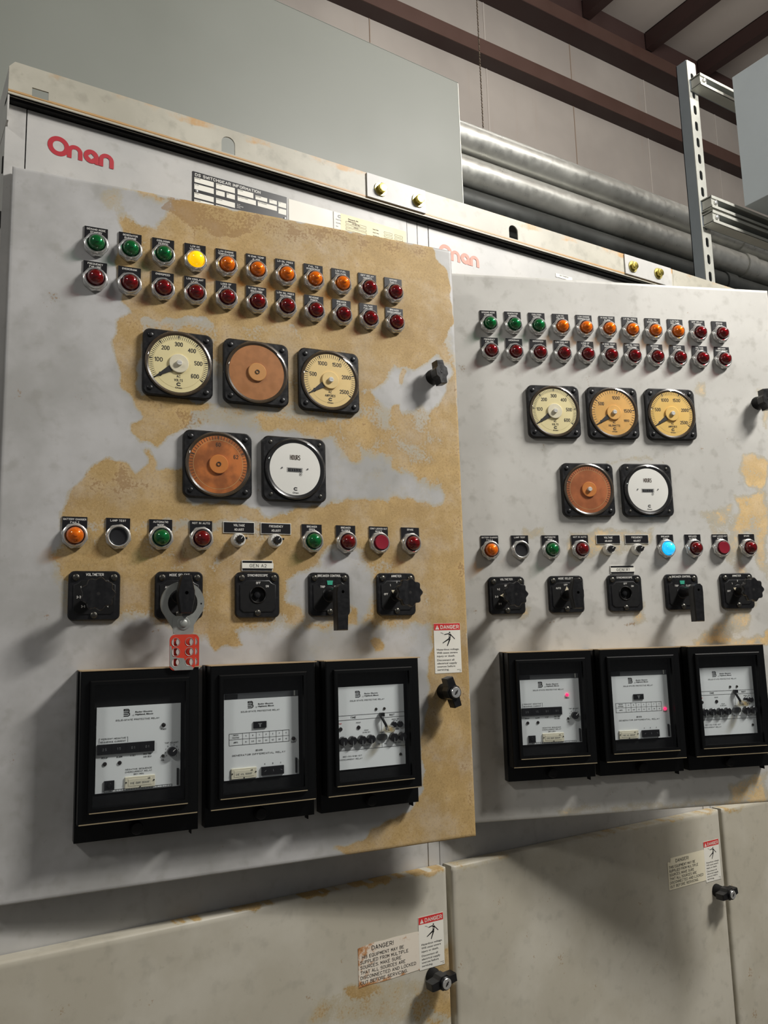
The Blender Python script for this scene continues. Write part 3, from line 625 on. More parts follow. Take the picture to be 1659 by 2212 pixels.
# ------------------------------------------------------------------ devices on the two open doors
SIDE = ('left', 'right')
def dworld(k, u, v, n=0.):
    t = TH[k]; return (HX[k]+u*cos(t)-n*sin(t), HY-u*sin(t)-n*cos(t), v+Z0)
def dev(name, k, u, v, label, cat, group=None):
    return tag(empty(name, dworld(k, u, v), -TH[k]), label, cat, group)
CACHE = {}
def part(name, key, parent, fn):
    if key in CACHE: return inst(name, CACHE[key], parent)
    b = MB(); fn(b); o = b.build(name, parent); CACHE[key] = o; return o
def nut(b):
    oc = lambda a: .0179/cos(((a+.25) % (pi/4))-pi/8)
    b.lathe([(oc, .0012), (oc, .0062), (.0176, .0080), (.0165, .0086), (.0162, .0108), (.0150, .0122), (.0138, .0118), (.0134, .0085), (.0128, .0070)], CHROME, k=64)
def dome(inner, glass):
    def fn(b):
        b.lathe([(.0127, .0075), (.0124, .0120), (.0116, .0165), (.0096, .0205), (.0062, .0232), (.0028, .0242), (.0008, .0243)], glass, k=36)
        b.lathe([(.0126, .0074), (.0122, .0124), (.0112, .0150), (.0096, .0160), (.0084, .0178), (.0058, .0196), (.0036, .0202), (.0028, .0220), (.0010, .0226)], inner, k=32)
    return fn
def litdome(m):
    return lambda b: b.lathe([(.0127, .0075), (.0124, .0120), (.0116, .0165), (.0096, .0205), (.0062, .0232), (.0028, .0242), (.0008, .0243)], m, k=36)
def flatbtn(m, h=.0125):
    return lambda b: b.lathe([(.0126, .0070), (.0124, h-.001), (.0116, h), (.0060, h-.0004)], m, k=36)
LENS = {'green': ('lens', dome(ING, LENSG)), 'red': ('lens', dome(INR, LENSR)), 'amber': ('lens', dome(INA, LENSA)),
        'lit yellow': ('lens', litdome(LITY)), 'lit cyan': ('lens', litdome(LITC)),
        'flat red': ('push_button', flatbtn(REDBTN, .0150)), 'flat black': ('push_button', flatbtn(BLKBTN, .0088))}
def lamp(k, u, v, colr, lines, row, ptop):
    words = ' '.join(lines)
    kind = 'push_button_switch' if colr.startswith('flat') else 'indicator_lamp'
    cat = 'push button' if colr.startswith('flat') else 'indicator lamp'
    nm = {'flat red': 'flat red push button', 'flat black': 'flat black push button'}.get(colr, colr+' indicator lamp')
    row_t = {1: 'top row', 2: 'second row', 3: 'row above switches'}[row]
    t = dev(kind, k, u, v, '%s marked %s, %s of the %s door' % (nm, words, row_t, SIDE[k]), cat,
            'indicator lamps in the %s on the %s door' % (row_t, SIDE[k]))
    def plate(b):
        pt = ptop-v
        b.box(-.0172, .0172, pt-.0295, pt, .0002, .0008, LEGE); b.box(-.0170, .0172, pt-.0293, pt-.0002, .0008, .0020, LEG)
        ww = [min(.0315, .0025*len(s)) for s in lines]
        for i, s in enumerate(lines): b.text(s, 0, pt-.0040-.0046*i, .0021, .0031 if max(map(len, lines)) < 14 else .0028, WHITE, w=ww[i], bold=.03)
    part('legend_plate', ('lp', words, row), t, plate)
    part('bezel_nut', 'nut', t, nut)
    nme, fn = LENS[colr]
    part(nme, colr, t, fn)
R1 = [('green', ('DEMAND MODE', 'STANDBY')), ('green', ('GENERATOR', 'RUNNING')), ('green', ('COOLDOWN', 'PERIOD')), ('amber', ('LOW DC', 'VOLTAGE')), ('amber', ('LOW ENGINE', 'TEMPERATURE')), ('amber', ('HI ENG TEMP', 'ALARM')), ('amber', ('LO OIL PRES', 'ALARM')), ('amber', ('FAIL TO', 'SYNCRONIZE')), ('amber', ('LOW FUEL', 'DAY TANK')), ('red', ('DIFF RELAY', 'TRIPPED')), ('red', ('GROUND', 'FAULT'))]
R2 = [('FREQUENCY', 'FAILURE'), ('OVERCRANK',), ('OVERSPEED',), ('LOW COOLANT', 'LEVEL'), ('LOSS OF', 'FIELD'), ('HI ENG TEMP', 'SHUTDOWN'), ('LOW OIL PRES', 'SHUTDOWN'), ('REVERSE', 'POWER'), ('BREAKER', 'FAILURE'), ('VOLTAGE', 'FAILURE'), ('BREAKER', 'OVERCURRENT')]
R3 = [(.0962, 'amber', ('BATTERY CHARGER', 'FAULT')), (.1568, 'flat black', ('LAMP TEST',)), (.2189, 'green', ('AUTOMATIC', 'MODE')), (.2801, 'red', ('NOT IN AUTO',)), (.4620, 'green', ('BREAKER', 'OPEN')), (.5220, 'red', ('BREAKER', 'CLOSED')), (.5824, 'flat red', ('CONT LOCKED OUT', 'RESET')), (.6425, 'red', ('SPARE',))]
for k in (0, 1):
    for i, (c, ls) in enumerate(R1):
        u = .1158+.05089*i
        lamp(k, u, .5795, 'lit yellow' if (k == 0 and i == 3) else c, ls, 1, .6090)
    for i, ls in enumerate(R2): lamp(k, .1156+.05095*i, .5232, 'red', ls, 2, .5527)
    for u, c, ls in R3: lamp(k, u, .1270, 'lit cyan' if (k == 1 and ls[-1] == 'OPEN') else c, ls, 3, .1555)
    # voltage / frequency adjusters
    for u, w, uk in ((.3403, 'VOLTAGE', .3380), (.4010, 'FREQUENCY', .3985)):
        t = dev('adjuster_dial', k, uk, .1262, 'small silver adjusting dial under the %s ADJUST plate on the %s door' % (w, SIDE[k]), 'dial', 'adjusting dials on the %s door' % SIDE[k])
        def plate(b):
            du = u-uk; pt = .1557-.1262
            b.box(du-.0253, du+.0253, pt-.0182, pt, .0002, .0014, WPL); b.box(du-.0241, du+.0241, pt-.0170, pt-.0012, .0014, .0020, LEG)
            b.text(w, du, pt-.0056, .0021, .0037, WHITE, w=.0026*len(w), bold=.02); b.text('ADJUST', du, pt-.0124, .0021, .0037, WHITE, w=.0026*6, bold=.02)
        part('legend_plate', ('adj', w), t, plate)
        def col(b):
            b.lathe([(.0112, .0010), (.0112, .0060), (.0104, .0100), (.0096, .0125), (.0082, .0128)], WPL, k=32)
            for j in range(11): 
                a = 2*pi*j/11; b.poly(rotpts([(-.0004, .0066), (.0004, .0066), (.0004, .0079), (-.0004, .0079)], a), .01285, INK)
        part('collar', 'adjcol', t, col)
        def kn(b):
            b.lathe([(.0064, .0125), (.0062, .0200), (.0054, .0215)], BLACK, k=20); b.poly(rotpts(RECT(.0005, -.0004, .0050, .0004), .9), .0216, WHITE)
            b.box(.0106, .0136, .0015, .0045, .004, .009, BLACK)
        part('knob', 'adjkn', t, kn)
# ---- round switchboard meters
def tickring(b, r0, r1, a0, a1, nmin, majors, m, n, span=1.):
    for i in range(nmin+1):
        a = a0+(a1-a0)*i/nmin; w = .00036
        p = [(r0, -w), (r1, -w), (r1, w), (r0, w)]; b.poly([(x*cos(a)-z*sin(a), x*sin(a)+z*cos(a)) for x, z in p], n, m)
    for fr in majors:
        a = a0+(a1-a0)*fr; p = [(r0-.0008, -.0002), (r1, -.0015), (r1, .0015), (r0-.0008, .0002)]
        b.poly([(x*cos(a)-z*sin(a), x*sin(a)+z*cos(a)) for x, z in p], n+.00003, m)
A0, A1 = radians(214), radians(-34)
def meter(k, u, v, face, name_, nums, unit, disc, cap, ring, label, pointer=True, nmin=60, majors=(), ink=INK, ticks=True):
    t = dev('panel_meter', k, u, v, label, 'panel meter', 'round panel meters on the %s door' % SIDE[k])
    def fr(b):
        b.plate(.1090, .1070, .0115, .0004, .0092, .0022, BLACK)
        b.face(CIRC(.0525, 0, 0, 48), [CIRC(.0460, 0, 0, 48)], .0094, BLACKM)
    part('bezel', 'mbez', t, fr)
    def scr(b):
        b.lathe([(.0040, .009), (.0038, .0105), (.0026, .0112)], BLACK, k=16)
        for a in (.5, .5+pi/2): b.poly(rotpts(RECT(-.0018, -.0003, .0018, .0003), a), .0113, INK)
    for x, z in ((-.0434, .0425), (.0434, .0425), (-.0434, -.0425), (.0434, -.0425)):
        s = part('screw', 'mscr', t, scr); s.location = (x, 0, z)
    b = MB(); b.poly(CIRC(.0468, 0, 0, 56), .0096, face)
    ticks and b.face(CIRC(.0395, 0, 0, 56), [CIRC(.0391, 0, 0, 56)], .0097, TICKL)
    n = .0098
    if ticks: tickring(b, .0402, .0456, A0, A1, nmin, majors, ink, n)
    for s, fr_, h in nums:
        a = A0+(A1-A0)*fr_; r = .0318 if fr_ not in (0, 1) else .0345
        if fr_ == 1: r = .0315
        b.text(s, r*cos(a)*(.98), r*sin(a), n, h, ink, w=h*.60*len(s), bold=.02)
    if unit:
        b.text('AC', 0, -.0202, n, .0042, ink, w=.0060); b.text(unit, 0, -.0266, n, .0042, ink, w=.0027*len(unit)); cmark(b, 0, -.0332, .0033, n, ink); b.text('Onan', 0, -.0388, n, .0025, ink, w=.0105, bold=.04)
    b.build('dial', t)
    if pointer:
        b = MB(); a = A0
        tri = [(.010, -.0054), (.0452, -.0003), (.0452, .0003), (.010, .0054)]
        b.prism([(x*cos(a)-z*sin(a), x*sin(a)+z*cos(a)) for x, z in tri], .0108, .0114, INK, back=True); b.build('pointer', t)
    def hub(b):
        b.lathe([(.0152, .0098), (.0152, .0122), (.0144, .0128)], disc, k=40)
        if cap: b.lathe([(.0046, .0125), (.0046, .0160), (.0038, .0172)], WPL, k=20); b.poly(RECT(-.0034, -.0004, .0034, .0004), .01725, LEGE)
        else: b.lathe([(.0038, .0128), (.0036, .0138), (.0026, .0138), (.0022, .0124)], DARKS, k=16)
    if disc: part('hub_disc', ('hub', disc.name, cap), t, hub)
    def glass(b):
        b.lathe([(.0518, .0094), (.0514, .0150), (.0500, .0172), (.0470, .0186), (.0380, .0198), (.0200, .0206), (.0010, .0208)], CLEAR, k=56)
        b.lathe([(.0520, .0092), (.0520, .0104), (.0494, .0114), (.0463, .0098)], ring, k=56, cap=False)
    part('clear_cover', ('mg', ring.name), t, glass)
    return t
def hourmeter(k, u, v, label):
    t = dev('hour_meter', k, u, v, label, 'hour meter')
    part('bezel', 'mbez', t, None)
    def scr(b):
        b.lathe([(.0030, .009), (.0028, .0100), (.0018, .0104)], DARKS, k=14); b.poly(CIRC(.0012, 0, 0, 6), .0105, INK)
    for x, z in ((-.0412, .0432), (.0432, .0432), (-.0412, -.0432), (.0432, -.0432)):
        s = part('screw', 'hscr', t, scr); s.location = (x, 0, z)
    b = MB(); b.poly(CIRC(.0436, 0, 0, 56), .0104, DIALW); n = .0106
    b.text('HOURS', 0, .0192, n, .0084, INKB, w=.0178, bold=0); outline(b, -.0145, .0125, -.0055, .0020, .0005, n, WHITED); b.poly(RECT(-.0130, -.0045, .0110, .0010), n, LEG)
    for i in range(6): b.text('105520'[i], -.0112+.0040*i, -.0018, n+.0001, .0034, WHITED)
    for x in (-.0225, .0215): b.lathe([(.0012, n), (.0011, n+.0012), (.0008, n+.0014)], WHITED, x, .0012, 10)
    b.face(CIRC(.0026, .0090, -.0085, 20), [CIRC(.0021, .0090, -.0085, 20)], n, INK); b.poly(CIRC(.0010, .0090, -.0085, 12), n, INK)
    cmark(b, 0, -.0330, .0032, n, INK); b.text('Onan', 0, -.0393, n, .0025, INK, w=.0100, bold=.03)
    b.build('dial', t)
    def glass(b):
        b.lathe([(.0508, .0094), (.0504, .0150), (.0490, .0170), (.0450, .0186), (.0300, .0198), (.0010, .0202)], CLEAR, k=56)
        b.lathe([(.0512, .0092), (.0512, .0108), (.0484, .0120), (.0446, .0106), (.0434, .0104)], RINGD, k=56, cap=False)
    part('clear_cover', 'hg', t, glass)
V_ = [('0', 0, .0070), ('100', 1/6, .0070), ('200', 2/6, .0070), ('300', 3/6, .0070), ('400', 4/6, .0070), ('500', 5/6, .0070), ('600', 1, .0070)]
A_ = [('0', 0, .0070), ('500', .2, .0070), ('1000', .4, .0070), ('1500', .6, .0070), ('2000', .8, .0070), ('2500', 1, .0070)]
K_ = [('0', 0, .0070), ('500', .278, .0070), ('1000', .556, .0070), ('1500', .833, .0070), ('1800', .985, .0050)]
M6 = [i/6 for i in range(7)]; M5 = [i/5 for i in range(6)]; MK = [0, .278, .556, .833]
meter(0, .2422, .4015, CREAM, 'v', V_, 'VOLTS', HUBC, True, RING, 'round cream AC volts meter with black pointer at zero on the left door', nmin=60, majors=M6)
meter(0, .3684, .4015, ORANGE, 'x', [], None, DISCA, False, RING, 'round meter with blank browned dial between volts and amperes meters, left door', False, ticks=False)
meter(0, .4958, .4015, CREAM2, 'a', A_, 'AMPERES', CREAM2, True, RING, 'round yellowed AC amperes meter with pointer at zero on the left door', nmin=50, majors=M5)
meter(0, .3052, .2445, ORANGE2, 'f', [('60', .5, .0066), ('62', .76, .0066)], None, DISCB, False, RING, 'burnt orange frequency meter with faint 60 and 62, lower row of the left door', False, nmin=40, majors=(.22, .5, .76), ink=INKB)
hourmeter(0, .4318, .2445, 'white round HOURS meter in black bezel on the left door')
meter(1, .2405, .4020, CREAM, 'v', V_, 'VOLTS', HUBC, True, RING, 'round cream AC volts meter with pointer at zero on the right door', nmin=60, majors=M6)
meter(1, .3664, .4020, GOLD, 'k', K_, 'KILOWATTS', GOLD, True, RING, 'round amber AC kilowatts meter, middle of three on the right door', nmin=36, majors=MK)
meter(1, .4938, .4022, GOLD2, 'a', A_, 'AMPERES', GOLD2, True, RING, 'round golden AC amperes meter on the right door', nmin=50, majors=M5)
meter(1, .3022, .2445, ORANGE3, 'f', [], None, DISCB, True, RING, 'rust-brown meter with white centre cap, lower row of the right door', False, nmin=40, majors=(.22,), ink=INKB)
hourmeter(1, .4285, .2445, 'white round HOURS meter in black bezel on the right door')
# ---- rotary switches
def swplate(title, texts, hole=False):
    def fn(b):
        hs = [CIRC(.0122, 0, 0, 28)] if hole else []
        b.plate(.0715, .0715, .0085, .0003, .0062, .0016, BLACK, holes=hs)
        o = [(-.029, -.022), (-.0235, -.027), (.0235, -.027), (.029, -.022), (.029, .0155), (.0225, .0185), (.0190, .0225), (-.0190, .0225), (-.0225, .0185), (-.029, .0155)]
        i = [(x*.96, z*.96) for x, z in o]
        b.walls(o, .0062, .0070, BLACK); b.walls(o, .0070, .0074, BLACK, loop1=i); b.face(i, hs, .0074, BLACKM)
        if hole:
            b.walls(CIRC(.0122, 0, 0, 28), .0004, .0074, BLACKM, True); b.poly(CIRC(.0122, 0, 0, 28), .0005, INK)
            b.lathe([(.0125, .0074), (.0135, .0082), (.0128, .0088), (.0118, .0078)], BLACK, k=32, cap=False)
        b.text(title, 0, .0305, .0064, .0039, WHITE, w=.00275*len(title), bold=.025)
        for s, x, z in texts: b.text(s, x, z, .0076, .0036, WHITE, bold=.02)
    return fn
def sscrew(b):
    b.lathe([(.0050, .0062), (.0048, .0080), (.0036, .0092), (.0014, .0096)], DARKS, k=20); b.poly(rotpts(RECT(-.0040, -.0005, .0040, .0005), radians(52)), .0097, INK)
def scallop(R, k=9, d=.0017):
    return lambda a: R+d*cos(k*a)
def roundknob(b):
    b.lathe([(.0085, .007), (.0085, .050)], BLACKM, k=24)
    r = scallop(.0222); r2 = lambda a: r(a)-.0014
    b.lathe([(.010, .046), (r2, .0470), (r, .0490), (r, .0560), (r2, .0578)], BLACK, k=90)
    b.prism(CIRC(.0024, 0, 0, 16), .0570, .05785, INK)
def pointerp(a, L=.0150):
    def fn(b):
        p = rotpts([(0, -.0062), (.005, -.0050), (L, 0), (.005, .0050), (0, .0062), (-.004, .0050), (-.0055, 0), (-.004, -.0050)], a)
        b.prism(p, .0078, .0098, IVORY)
    return fn
def hub(b): b.lathe([(.0125, .0074), (.0125, .0078), (.0118, .0084)], BLACK, k=30)
def teeh(b):
    o = [(-.0068, .0268), (.0068, .0268), (.0123, .004), (.0123, -.006), (.0078, -.0290), (-.0078, -.0290), (-.0123, -.006), (-.0123, .004)]
    i = [(x*.90, z*.95) for x, z in o]
    b.lathe([(.0080, .007), (.0080, .048)], BLACKM, k=24)
    b.walls(o, .046, .0585, BLACK); b.walls(o, .0585, .0610, BLACK, loop1=i); b.face(i, [CIRC(.0026, 0, .0005, 16)], .0610, BLACK); b.face(o, (), .046, BLACK, True)
    b.walls(CIRC(.0026, 0, .0005, 16), .052, .0610, INK, True); b.poly(CIRC(.0026, 0, .0005, 16), .052, INK)
def pistol(b):
    o = [(-.0035, .0130), (.0045, .0130), (.0095, .0085), (.0102, -.004), (.0080, -.059), (-.0100, -.059), (-.0108, .000), (-.0090, .0085)]
    i = [(x*.88, z*.975) for x, z in o]
    b.lathe([(.0095, .007), (.0085, .048)], BLACK, k=24)
    b.walls(o, .046, .0610, BLACK); b.walls(o, .0610, .0640, BLACK, loop1=i); b.face(i, [CIRC(.0024, 0, .001, 16)], .0640, BLACK); b.face(o, (), .046, BLACK, True)
    b.walls(CIRC(.0024, 0, .001, 16), .055, .0640, INK, True); b.poly(CIRC(.0024, 0, .001, 16), .055, INK)
SW = [('VOLTMETER', [('OFF', -.001, .0185), ('1-2', -.0170, .0120), ('2-3', -.0215, -.0020), ('3-1', -.0155, -.0155), ('4', .0185, -.0155)], False, 'voltmeter switch with scalloped round knob'),
      ('MODE SELECT', [('OFF', -.001, .0180), ('AUTO', -.0165, .0120)], False, 'mode select switch'),
      ('SYNCHROSCOPE', [('OFF', .0005, .0185), ('ON', .0150, .0135)], True, 'synchroscope switch with an empty key hole and no handle'),
      ('BREAKER CONTROL', [('TRIP', -.0125, .0125), ('CLOSE', .0140, .0125)], False, 'breaker control switch with a pistol grip handle hanging down'),
      ('AMMETER', [('OFF', -.0205, 0), ('1', -.0122, .0150), ('2', 0, .0205), ('3', .0130, .0150)], False, 'ammeter switch with scalloped round knob')]
SU = ((.1253, .2469, .3688, .4897, .6110), (.1243, .2440, .3660, .4878, .6090))
for k in (0, 1):
    for j, (ti, tx, hole, lab) in enumerate(SW):
        if j == 1: lab += ' with a lockout hasp around its handle' if k == 0 else ' with a bare oval handle and white pointer'
        t = dev('rotary_switch', k, SU[k][j], .0402, '%s on the %s door' % (lab, SIDE[k]), 'rotary switch', 'rotary switches on the %s door' % SIDE[k])
        part('face_plate', ('sp', ti), t, swplate(ti, tx, hole))
        for x, z in ((-.0258, .0265), (.0265, .0265), (-.0005, -.0280)):
            s = part('screw', 'sscr', t, sscrew); s.location = (x, 0, z)
        if hole:
            def sh(b):
                hx = lambda a: .0035/cos((a % (pi/3))-pi/6)
                b.lathe([(.0052, .0006), (.0052, .0040), (hx, .0040), (hx, .0052), (.0015, .0054)], BLACK, k=24)
            part('shaft', 'shaft', t, sh); continue
        part('hub', 'shub', t, hub)
        if ti == 'VOLTMETER': part('pointer', 'pv', t, pointerp(pi)); part('knob', 'rk', t, roundknob)
        elif ti == 'AMMETER': part('pointer', 'pa', t, pointerp(radians(150), .0130)); part('knob', 'rk', t, roundknob)
        elif ti == 'MODE SELECT':
            part('pointer', 'pm', t, pointerp(pi/2)); part('handle', 'th', t, teeh)
        else:
            def fl(b): b.poly(RR(.0420, .010, .003, 0, .0175), .00745, BLACK); b.prism([(-.0052, .0225), (.0052, .0225), (.0042, .0155), (-.0042, .0155)], .0074, .0082, TEAL)
            part('target_flag', 'flag', t, fl); part('handle', 'ph', t, pistol)
    # generator name plate
    t = dev('name_plate', k, (.3697, .3655)[k], .0864, 'white strip name plate reading GEN %s above the synchroscope switch, %s door' % (('A2', 'A1')[k], SIDE[k]), 'name plate')
    b = MB(); b.box(-.0251, .0251, -.0085, .0085, .0002, .0014, WPL); b.box(-.0240, .0240, -.0076, .0076, .0014, .0018, LEG); b.build('backing_plate', t)
    b = MB(); b.box(-.0249, .0262, -.0042, .0042, .0018, .0022, STICK); b.text('GEN '+('A2', 'A1')[k], .001, 0, .0023, .0052, INK, w=.0275, bold=0); b.build('printed_strip', t)
# ---- lockout hasp round the left mode-select handle
t = dev('lockout_hasp', 0, .2445, .0270, 'steel lockout hasp with red coated tabs hanging on the mode select switch handle', 'lockout hasp')
def teardrop(R, zb, wb, cx=0):
    p = [(cx+R*cos(a), R*sin(a)) for a in [radians(-24)+radians(228)*i/34 for i in range(35)]]
    return p+[(cx-wb, zb+.006), (cx-wb, zb), (cx+wb, zb), (cx+wb, zb+.006)]
b = MB()
b.prism(teardrop(.0315, -.0445, .0125), .0385, .0405, GREYZ, holes=[CIRC(.0212, 0, 0, 36), CIRC(.0014, -.0265, -.0035, 10)], back=True)
b.build('rear_jaw', t)
b = MB(); b.prism(teardrop(.0315, -.0445, .0125, .0003), .0412, .0432, GREYZ, holes=[CIRC(.0215, .0003, 0, 36), CIRC(.0014, .0272, -.0015, 10)], back=True)
b.prism(RR(.0300, .0270, .006, .001, -.0325), .0434, .0452, GREYZ, back=True)
b.build('front_jaw', t)
b = MB(); b.lathe([(.0095, .0452), (.0090, .0462), (.0070, .0464)], GREYZ, .001, -.0300, 28); b.lathe([(.0056, .0462), (.0054, .0480), (.0038, .0490)], GREYZ, .001, -.0300, 24); b.build('rivet', t)
def tab(cx, n, m1, nm, half=False):
    b = MB(); hs = [CIRC(.0054, cx+x, z, 20) for x in (-.0098, .0098) for z in (-.0568, -.0708, -.0855)]
    b.prism(RR(.0365, .0510, .0075, cx, -.0715), n, n+.0022, m1, holes=hs, back=True)
    for h in hs:
        c = (sum(p[0] for p in h)/len(h), sum(p[1] for p in h)/len(h)); b.lathe([(.0063, n+.0022), (.0060, n+.0028), (.0055, n+.0026)], GREYZ, *c, k=20, cap=False)
    if half:   # the bare steel corner where the red coating stops
        b.prism([(cx-.0182, -.062), (cx-.0160, -.062), (cx-.0140, -.0770), (cx-.006, -.0790), (cx+.002, -.0800), (cx+.006, -.0885), (cx+.0160, -.0935), (cx+.0150, -.0968), (cx-.0110, -.0968), (cx-.0182, -.0900)], n+.0022, n+.0025, GREYZ, holes=[CIRC(.0054, cx-.0098, -.0855, 20)])
    return b.build(nm, t)
tab(.0068, .0385, REDP, 'rear_tab'); tab(-.0008, .0470, REDP, 'front_tab', True)
# ---- protective relays
def BLOGO(b, cx, cz, s, n, m):
    t = .16*s; w = .5*s; h = s
    def line(p, q, tt=None):
        tt = tt or t/2; d = Vector((q[0]-p[0], q[1]-p[1])).normalized()*tt; nn = Vector((-d.y, d.x))
        b.poly([(cx+p[0]-d.x-nn.x, cz+p[1]-d.y-nn.y), (cx+q[0]+d.x-nn.x, cz+q[1]+d.y-nn.y), (cx+q[0]+d.x+nn.x, cz+q[1]+d.y+nn.y), (cx+p[0]-d.x+nn.x, cz+p[1]-d.y+nn.y)], n, m)
    line((-w, .62*h), (.40*w, .62*h)); line((.40*w, .62*h), (w*.8, .45*h)); line((w*.8, .45*h), (w*.8, .18*h)); line((w*.8, .18*h), (.4*w, .04*h)); line((-w, .04*h), (.4*w, .04*h))
    line((-w, .62*h), (-w, .36*h)); line((-w, .36*h), (.35*w, .36*h)); line((-w, -.28*h), (.35*w, -.28*h)); line((-w, .04*h), (-w, -.28*h)) if False else None
    line((.4*w, .04*h), (w*.95, -.12*h)); line((w*.95, -.12*h), (w*.95, -.44*h)); line((w*.95, -.44*h), (.5*w, -.60*h)); line((-w, -.60*h), (.5*w, -.60*h))
PW, PH = .1155, .1155
def head(b, fy=.08, fx=.35, dim=INK, s1='SOLID-STATE PROTECTIVE RELAY'):
    P = lambda x, y: (x*PW, -y*PH)
    x, z = P(fx, fy); BLOGO(b, x, z, .0075, .0003, dim)
    x, z = P(fx+.10, fy); b.text('Basler Electric', x, z+.0004, .0003, .0020, dim, w=.0235, al='L', bold=.03); b.text('Highland, Illinois', x, z-.0031, .0003, .0020, dim, w=.0245, al='L', bold=.03)
    b.text('R', x-.0028, z-.0042, .0003, .0010, dim); b.face(CIRC(.0011, x-.0028, z-.0042, 14), [CIRC(.0009, x-.0028, z-.0042, 14)], .0003, dim)
    x, z = P(.48 if fy < .1 else .44, fy+.085); b.text(s1, x, z, .0003, .0022, dim, w=.060, bold=.02)
def tagp(b, cx, cz, w, h, s):
    b.plate(w, h, .0008, 0, .0022, .0005, TAGC, cx, cz); b.plate(w*.78, h*.62, .0006, .0022, .0026, .0003, TAGC, cx, cz)
    b.text(s, cx, cz-.0008, .0028, .0026, WHITED, w=w*.64, bold=0); b.text('UR', cx+w*.30, cz+h*.27, .0028, .0024, INK)
    for x, z in ((-w*.46, .0005), (w*.46, .001), (0, -h*.42)): b.poly(CIRC(.0011, cx+x, cz+z, 12), .0028, INK)
def face1(b, on):
    P = lambda x, y: (x*PW, -y*PH); T = lambda s, x, y, h=.0022, w=None, al='C', m=INK: b.text(s, *P(x, y), .0003, h, m, w=w, al=al, bold=.02)
    head(b); T('POWER', .79, .305, .0021)
    T('PERCENT NEGATIVE', .06, .375, .0021, .033, 'L'); T('SEQUENCE CURRENT', .05, .410, .0021, .034, 'L')
    for x in (.035, .365):
        X, Z = P(x, .40); b.poly(RECT(X-.0002, Z-.003, X+.0002, Z+.004), .0003, INK); b.poly(RECT(X if x < .1 else X-.0012, Z+.0036, X+.0012 if x < .1 else X, Z+.004), .0003, INK)
    x0, z0 = P(.015, .555); x1, z1 = P(.68, .435); b.box(x0, x1, z0, z1, 0, .003, LEG)
    for i, s in enumerate(('2 5', '1 5', '0 1', '0 1')):
        X, Z = P(.095+.166*i, .495); b.text(s, X, Z, .0032, .0034, WHITED, bold=0); b.poly(RECT(X+.0093, z0, X+.0096, z1), .0032, BLACKM)
    T('PICKUP', .10, .595); T('ALARM', .27, .595); T('K SET', .43, .590); T('MAX TIME', .60, .585); T('(X10 SEC)', .60, .617)
    for x in (.105, .275): b.lathe([(.0028, 0), (.0026, .0012), (.001, .0014)], LEDOFF, *P(x, .665), k=16)
    T('TAP ADJUST', .89, .475, .0021, .0190)
    cx, cz = P(.895, .580); b.lathe([(.0066, 0), (.0064, .006), (.0056, .007)], LEG, cx, cz, 28)
    b.poly([(cx+x, cz+z) for x, z in rotpts(RECT(.0005, -.0004, .0052, .0004), radians(42))], .0072, WHITE)
    for i, c in enumerate('ABCDEFGHIJ'):
        a = radians(215-29*i); b.text(c, cx+.0092*cos(a), cz+.0092*sin(a), .0003, .0019, INK)
    b.lathe([(.0022, 0), (.002, .0012), (.001, .0013)], DARKS, *P(.785, .625), k=14); T('CAL', .785, .675)
    T('NEGATIVE SEQUENCE', .50, .752, .0020, .036); T('OVERCURRENT RELAY', .50, .782, .0020, .0365); T('BE1-46N', .50, .812, .0020, .0135)
    x, z = P(.16, .915); b.box(x-.0066, x+.0066, z-.0062, z+.0062, 0, .002, LEG); b.lathe([(.0035, .002), (.003, .0032)], BLACK, x, z, 18)
    tagp(b, *P(.515, .905), .041, .0155, 'G1E B8R B0N1F')
    x, z = P(.965, .885); b.box(x-.0012, x+.0012, z-.0115, z+.0115, 0, .0035, LEG)
    x0, z0 = P(.10, .995); x1, z1 = P(.90, .968); outline(b, x0, x1, z0, z1, .0005, .0003, INK)
    for i in range(11):
        X = x0+.016+(x1-x0-.016)*i/11; b.poly(RECT(X, z0, X+.0004, z1), .0003, INK); b.text('ABCDEFGHIJK'[i], X+.0035, (z0+z1)/2, .0003, .0014, INK)
    b.text('TAP', x0+.008, (z0+z1)/2, .0003, .0014, INK)
